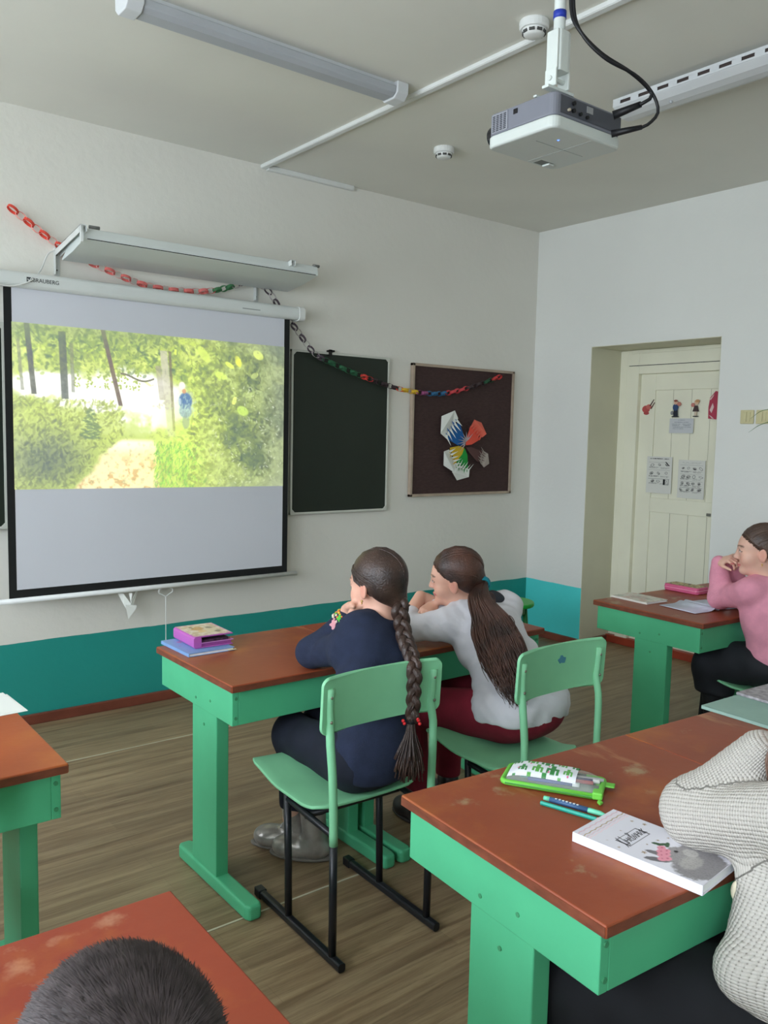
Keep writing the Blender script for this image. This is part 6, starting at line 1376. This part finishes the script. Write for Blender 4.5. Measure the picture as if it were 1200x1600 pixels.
def limb_uv(segs):
    """per-vertex (distance along nearest segment, angle*radius, 0)"""
    def f(V):
        best = np.full(len(V), 9.0); out = np.zeros((len(V), 3)); base = 0
        for a, b, r, rows in segs:
            a = np.array(a); b = np.array(b); ba = b-a; L = np.linalg.norm(ba); t = ba/L; h = np.clip((V-a) @ t, 0, L); q = V-a-h[:, None]*t; d = np.linalg.norm(q, axis=1)-r; m = d < best
            e1 = np.array((0, 0, 1.5))-a; e1 = e1-t*(e1 @ t); e1 /= np.linalg.norm(e1); e2 = np.cross(t, e1); an = np.arctan2(q @ e2, q @ e1)*r
            if rows: uv = np.stack([(V-a) @ t+base, an, an*0], 1)
            else: uv = np.stack([an, (V-a) @ t+base, an*0], 1)
            out[m] = uv[m]; best[m] = d[m]; base += .13
        return out
    return f
c = Sdf(); torso(c, J, .020, k=.06); rr4 = (.060, .052, .044, .030)
arm(c, J, 'L', (.008, .012, .010, .012), cut=.98, rr=rr4); arm(c, J, 'R', (.008, .010, .010, .012), cut=.98, rr=rr4)
c.ell((1.475, .545, .600), (.165, .145, .115), None, .05); c.cap((1.332, .670, .600), (1.42, .62, .62), .052, .085, .09)
c.cap((1.385, .685, .66), (1.43, .70, .78), .035, .045, .04)
c.plane((0, 0, -1), -.505, .015); c.ell(W(0, -.025, -.095), (.055, .055, .040), R, .02, '-')
c.post = lambda P, d: d+folds(P, .75, .0065, 2.1)+.0006*np.sin(P[:, 2]*2*PI/.012)
kn = knit_mat()
sdf_obj(c, .0045, 'cardigan', kn, g4, uv=limb_uv([(J['shL'], J['elL'], .055, False), (J['elL'], J['wrL'], .050, True), (J['shR'], J['elR'], .055, False), (J['elR'], J['wrR'], .05, True), ((1.475, .56, .5), (1.495, .585, .85), .13, False)]))
for zz, r_ in ((.706, .0105), (.668, .0115)):
    loc_build(MB().ball((1.392-.012*(zz > .69), .722, zz), (r_, r_, .019), 12, 8), 'cord_tassel', mat('cream_cord', (226, 216, 190), .8), g4, smooth=True)
p = Sdf(); p.ell((1.50, .52, .54), (.180, .155, .095), None, .05); p.cap((1.43, .58, .515), (1.255, .93, .475), .10, .080, .06); p.cap((1.58, .58, .50), (1.50, .93, .475), .08, .080, .07); p.cap((1.25, .95, .46), (1.28, .98, .12), .08, .075, .05); p.cap((1.50, .95, .46), (1.52, .99, .12), .07, .07, .05); p.cap((1.30, .84, .475), (1.46, .84, .475), .085, .085, .06); p.cap((1.27, .9, .40), (1.48, .9, .40), .07, .07, .06)
p.plane((0, 0, -1), -.10, .02); p.post = lambda P, d: d+folds(P, .7, .005, 7.0)
sdf_obj(p, .008, 'trousers', mat('black_cloth', (16, 17, 21), .9, vary=.15, scale=14), g4)
for q in 'LR': shoe('shoe', mat('dark_shoe', (48, 42, 42), .4), J, q, g4)
hair_cap(C, R, k, hair_mat('light_brown_hair', (96, 72, 60), (134, 106, 92)), g4, (0, -.09, -.02), 120, seed=21)
b = MB(); Rn = random.Random(3)
for i in range(26):
    o_ = Vector((Rn.uniform(-.008, .008), Rn.uniform(-.008, .008), Rn.uniform(-.008, .008)))
    b.tube(catmull([Vector((1.480, .665, 1.045))+o_, Vector((1.455, .685, .985))+o_*1.3, Vector((1.440, .705, .945))+o_, Vector((1.450, .70, .905))+o_*1.5], .015), .0016, 5)
loc_build(b, 'hair_lock', MATS['light_brown_hair'], g4, smooth=True)
# ================================================================== boy with cropped hair, foreground
J = dict(pel=(.215, .480, .525), waist=(.215, .50, .65), chest=(.215, .52, .78), neck=(.215, .540, .875), shL=(.085, .54, .84), shR=(.345, .54, .84),
         elL=(.03, .76, .775), wrL=(.15, .90, .76), elR=(.40, .76, .775), wrR=(.28, .92, .76), hipL=(.15, .52, .52), hipR=(.28, .52, .52), knL=(.13, .90, .49), knR=(.31, .90, .49),
         anL=(.14, .94, .085), anR=(.30, .94, .085), toeL=(.14, 1.08, .03), toeR=(.3, 1.08, .03), hw=.125, cw=.125, dp=.088)
g5 = person('child with closely cropped dark hair, only the top of the head showing', (.215, .5, 0))
k = 1.0; C = (.2135, .583, .992); R = frame((.02, .985, -.15), (0, 0, 1))
s = Sdf(); torso(s, J); arm(s, J, 'L'); arm(s, J, 'R'); leg(s, J, 'L'); leg(s, J, 'R'); foot(s, J, 'L'); foot(s, J, 'R'); W = head_prims(s, C, R, k, along(J['neck'], J['chest'], .1))
hand_prims(s, J['wrL'], (.5, .6, 0), (0, 0, 1), .82, -1, (.2, .2, .2)); hand_prims(s, J['wrR'], (-.5, .6, 0), (0, 0, 1), .82, 1, (.2, .2, .2))
skin_body(s, J, g5, C, R, k, h=.005)
c = Sdf(); torso(c, J, .014, k=.06); arm(c, J, 'L', (.014,)*4, cut=.95); arm(c, J, 'R', (.014,)*4, cut=.95); c.plane((0, 0, -1), -.50, .01); c.ell(W(0, -.02, -.09), (.05, .05, .035), R, .02, '-')
sdf_obj(c, .007, 'sweater', mat('dark_grey_knit', (60, 62, 70), .95, vary=.1), g5)
p = Sdf(); p.ell(J['pel'], (.135, .12, .095), None, .05); leg(p, J, 'L', .014); leg(p, J, 'R', .014); p.plane((0, 0, -1), -.11, .01); sdf_obj(p, .008, 'trousers', mat('black_cloth', (16, 17, 21), .9), g5)
for q in 'LR': shoe('shoe', mat('dark_shoe', (48, 42, 42), .4), J, q, g5)
Cn = np.array(C); ec = np.array((0, -.014, .034)); rr_ = np.array((.070, .088, .076))+.004
hs_ = Sdf(); hs_.ell(Cn+R @ ec, rr_, R, .01); hs_.ell(Cn+R @ np.array((0, -.036, -.012)), (.063, .060, .058), R, .03); nw = R @ (np.array((0, -.85, 1.0))/math.hypot(.85, 1)); hs_.plane(-nw, float(-(nw @ Cn)), .008)
for q in (-1, 1): hs_.ell(Cn+R @ np.array((q*.078, .002, -.014)), (.020, .020, .028), R, .008, '-')
V, Q = mesh_sdf(hs_, .0045)
Rn = np.random.RandomState(2); b = MB(); b.v = V.tolist(); b.f = [tuple(q) for q in Q.tolist()]
whorl = ec+rr_*np.array((.05, -.88, .47))
for i in range(22000):
    u_ = Rn.randn(3); u_ /= np.linalg.norm(u_); q = ec+u_*rr_
    if q[2]-.85*q[1] < .006: continue
    t_ = (q-whorl); t_ -= u_*(t_ @ u_); t_ = t_/(np.linalg.norm(t_)+1e-6); dr = u_*.38+t_*.95+Rn.randn(3)*.16; dr /= np.linalg.norm(dr)
    l_ = .007+.005*Rn.rand(); w_ = np.cross(dr, u_); w_ /= np.linalg.norm(w_)+1e-9; w_ *= .00045
    P = [q-w_, q+w_, q+dr*l_*.6+w_*.8, q+dr*l_+t_*.002, q+dr*l_*.6-w_*.8]; n0 = len(b.v); b.v += [tuple(Cn+R @ p_) for p_ in P]; b.f.append((n0, n0+1, n0+2, n0+3, n0+4))
me = bpy.data.meshes.new('hair'); me.from_pydata(b.v, [], b.f); me.materials.append(mat('cropped_dark_hair', (58, 50, 50), .55, col2=(84, 74, 74), scale=60)); me.polygons.foreach_set('use_smooth', [True]*len(me.polygons)); me.update()
o = bpy.data.objects.new('hair', me); COL.objects.link(o); o.parent = g5; o.matrix_parent_inverse = g5.matrix_basis.inverted()
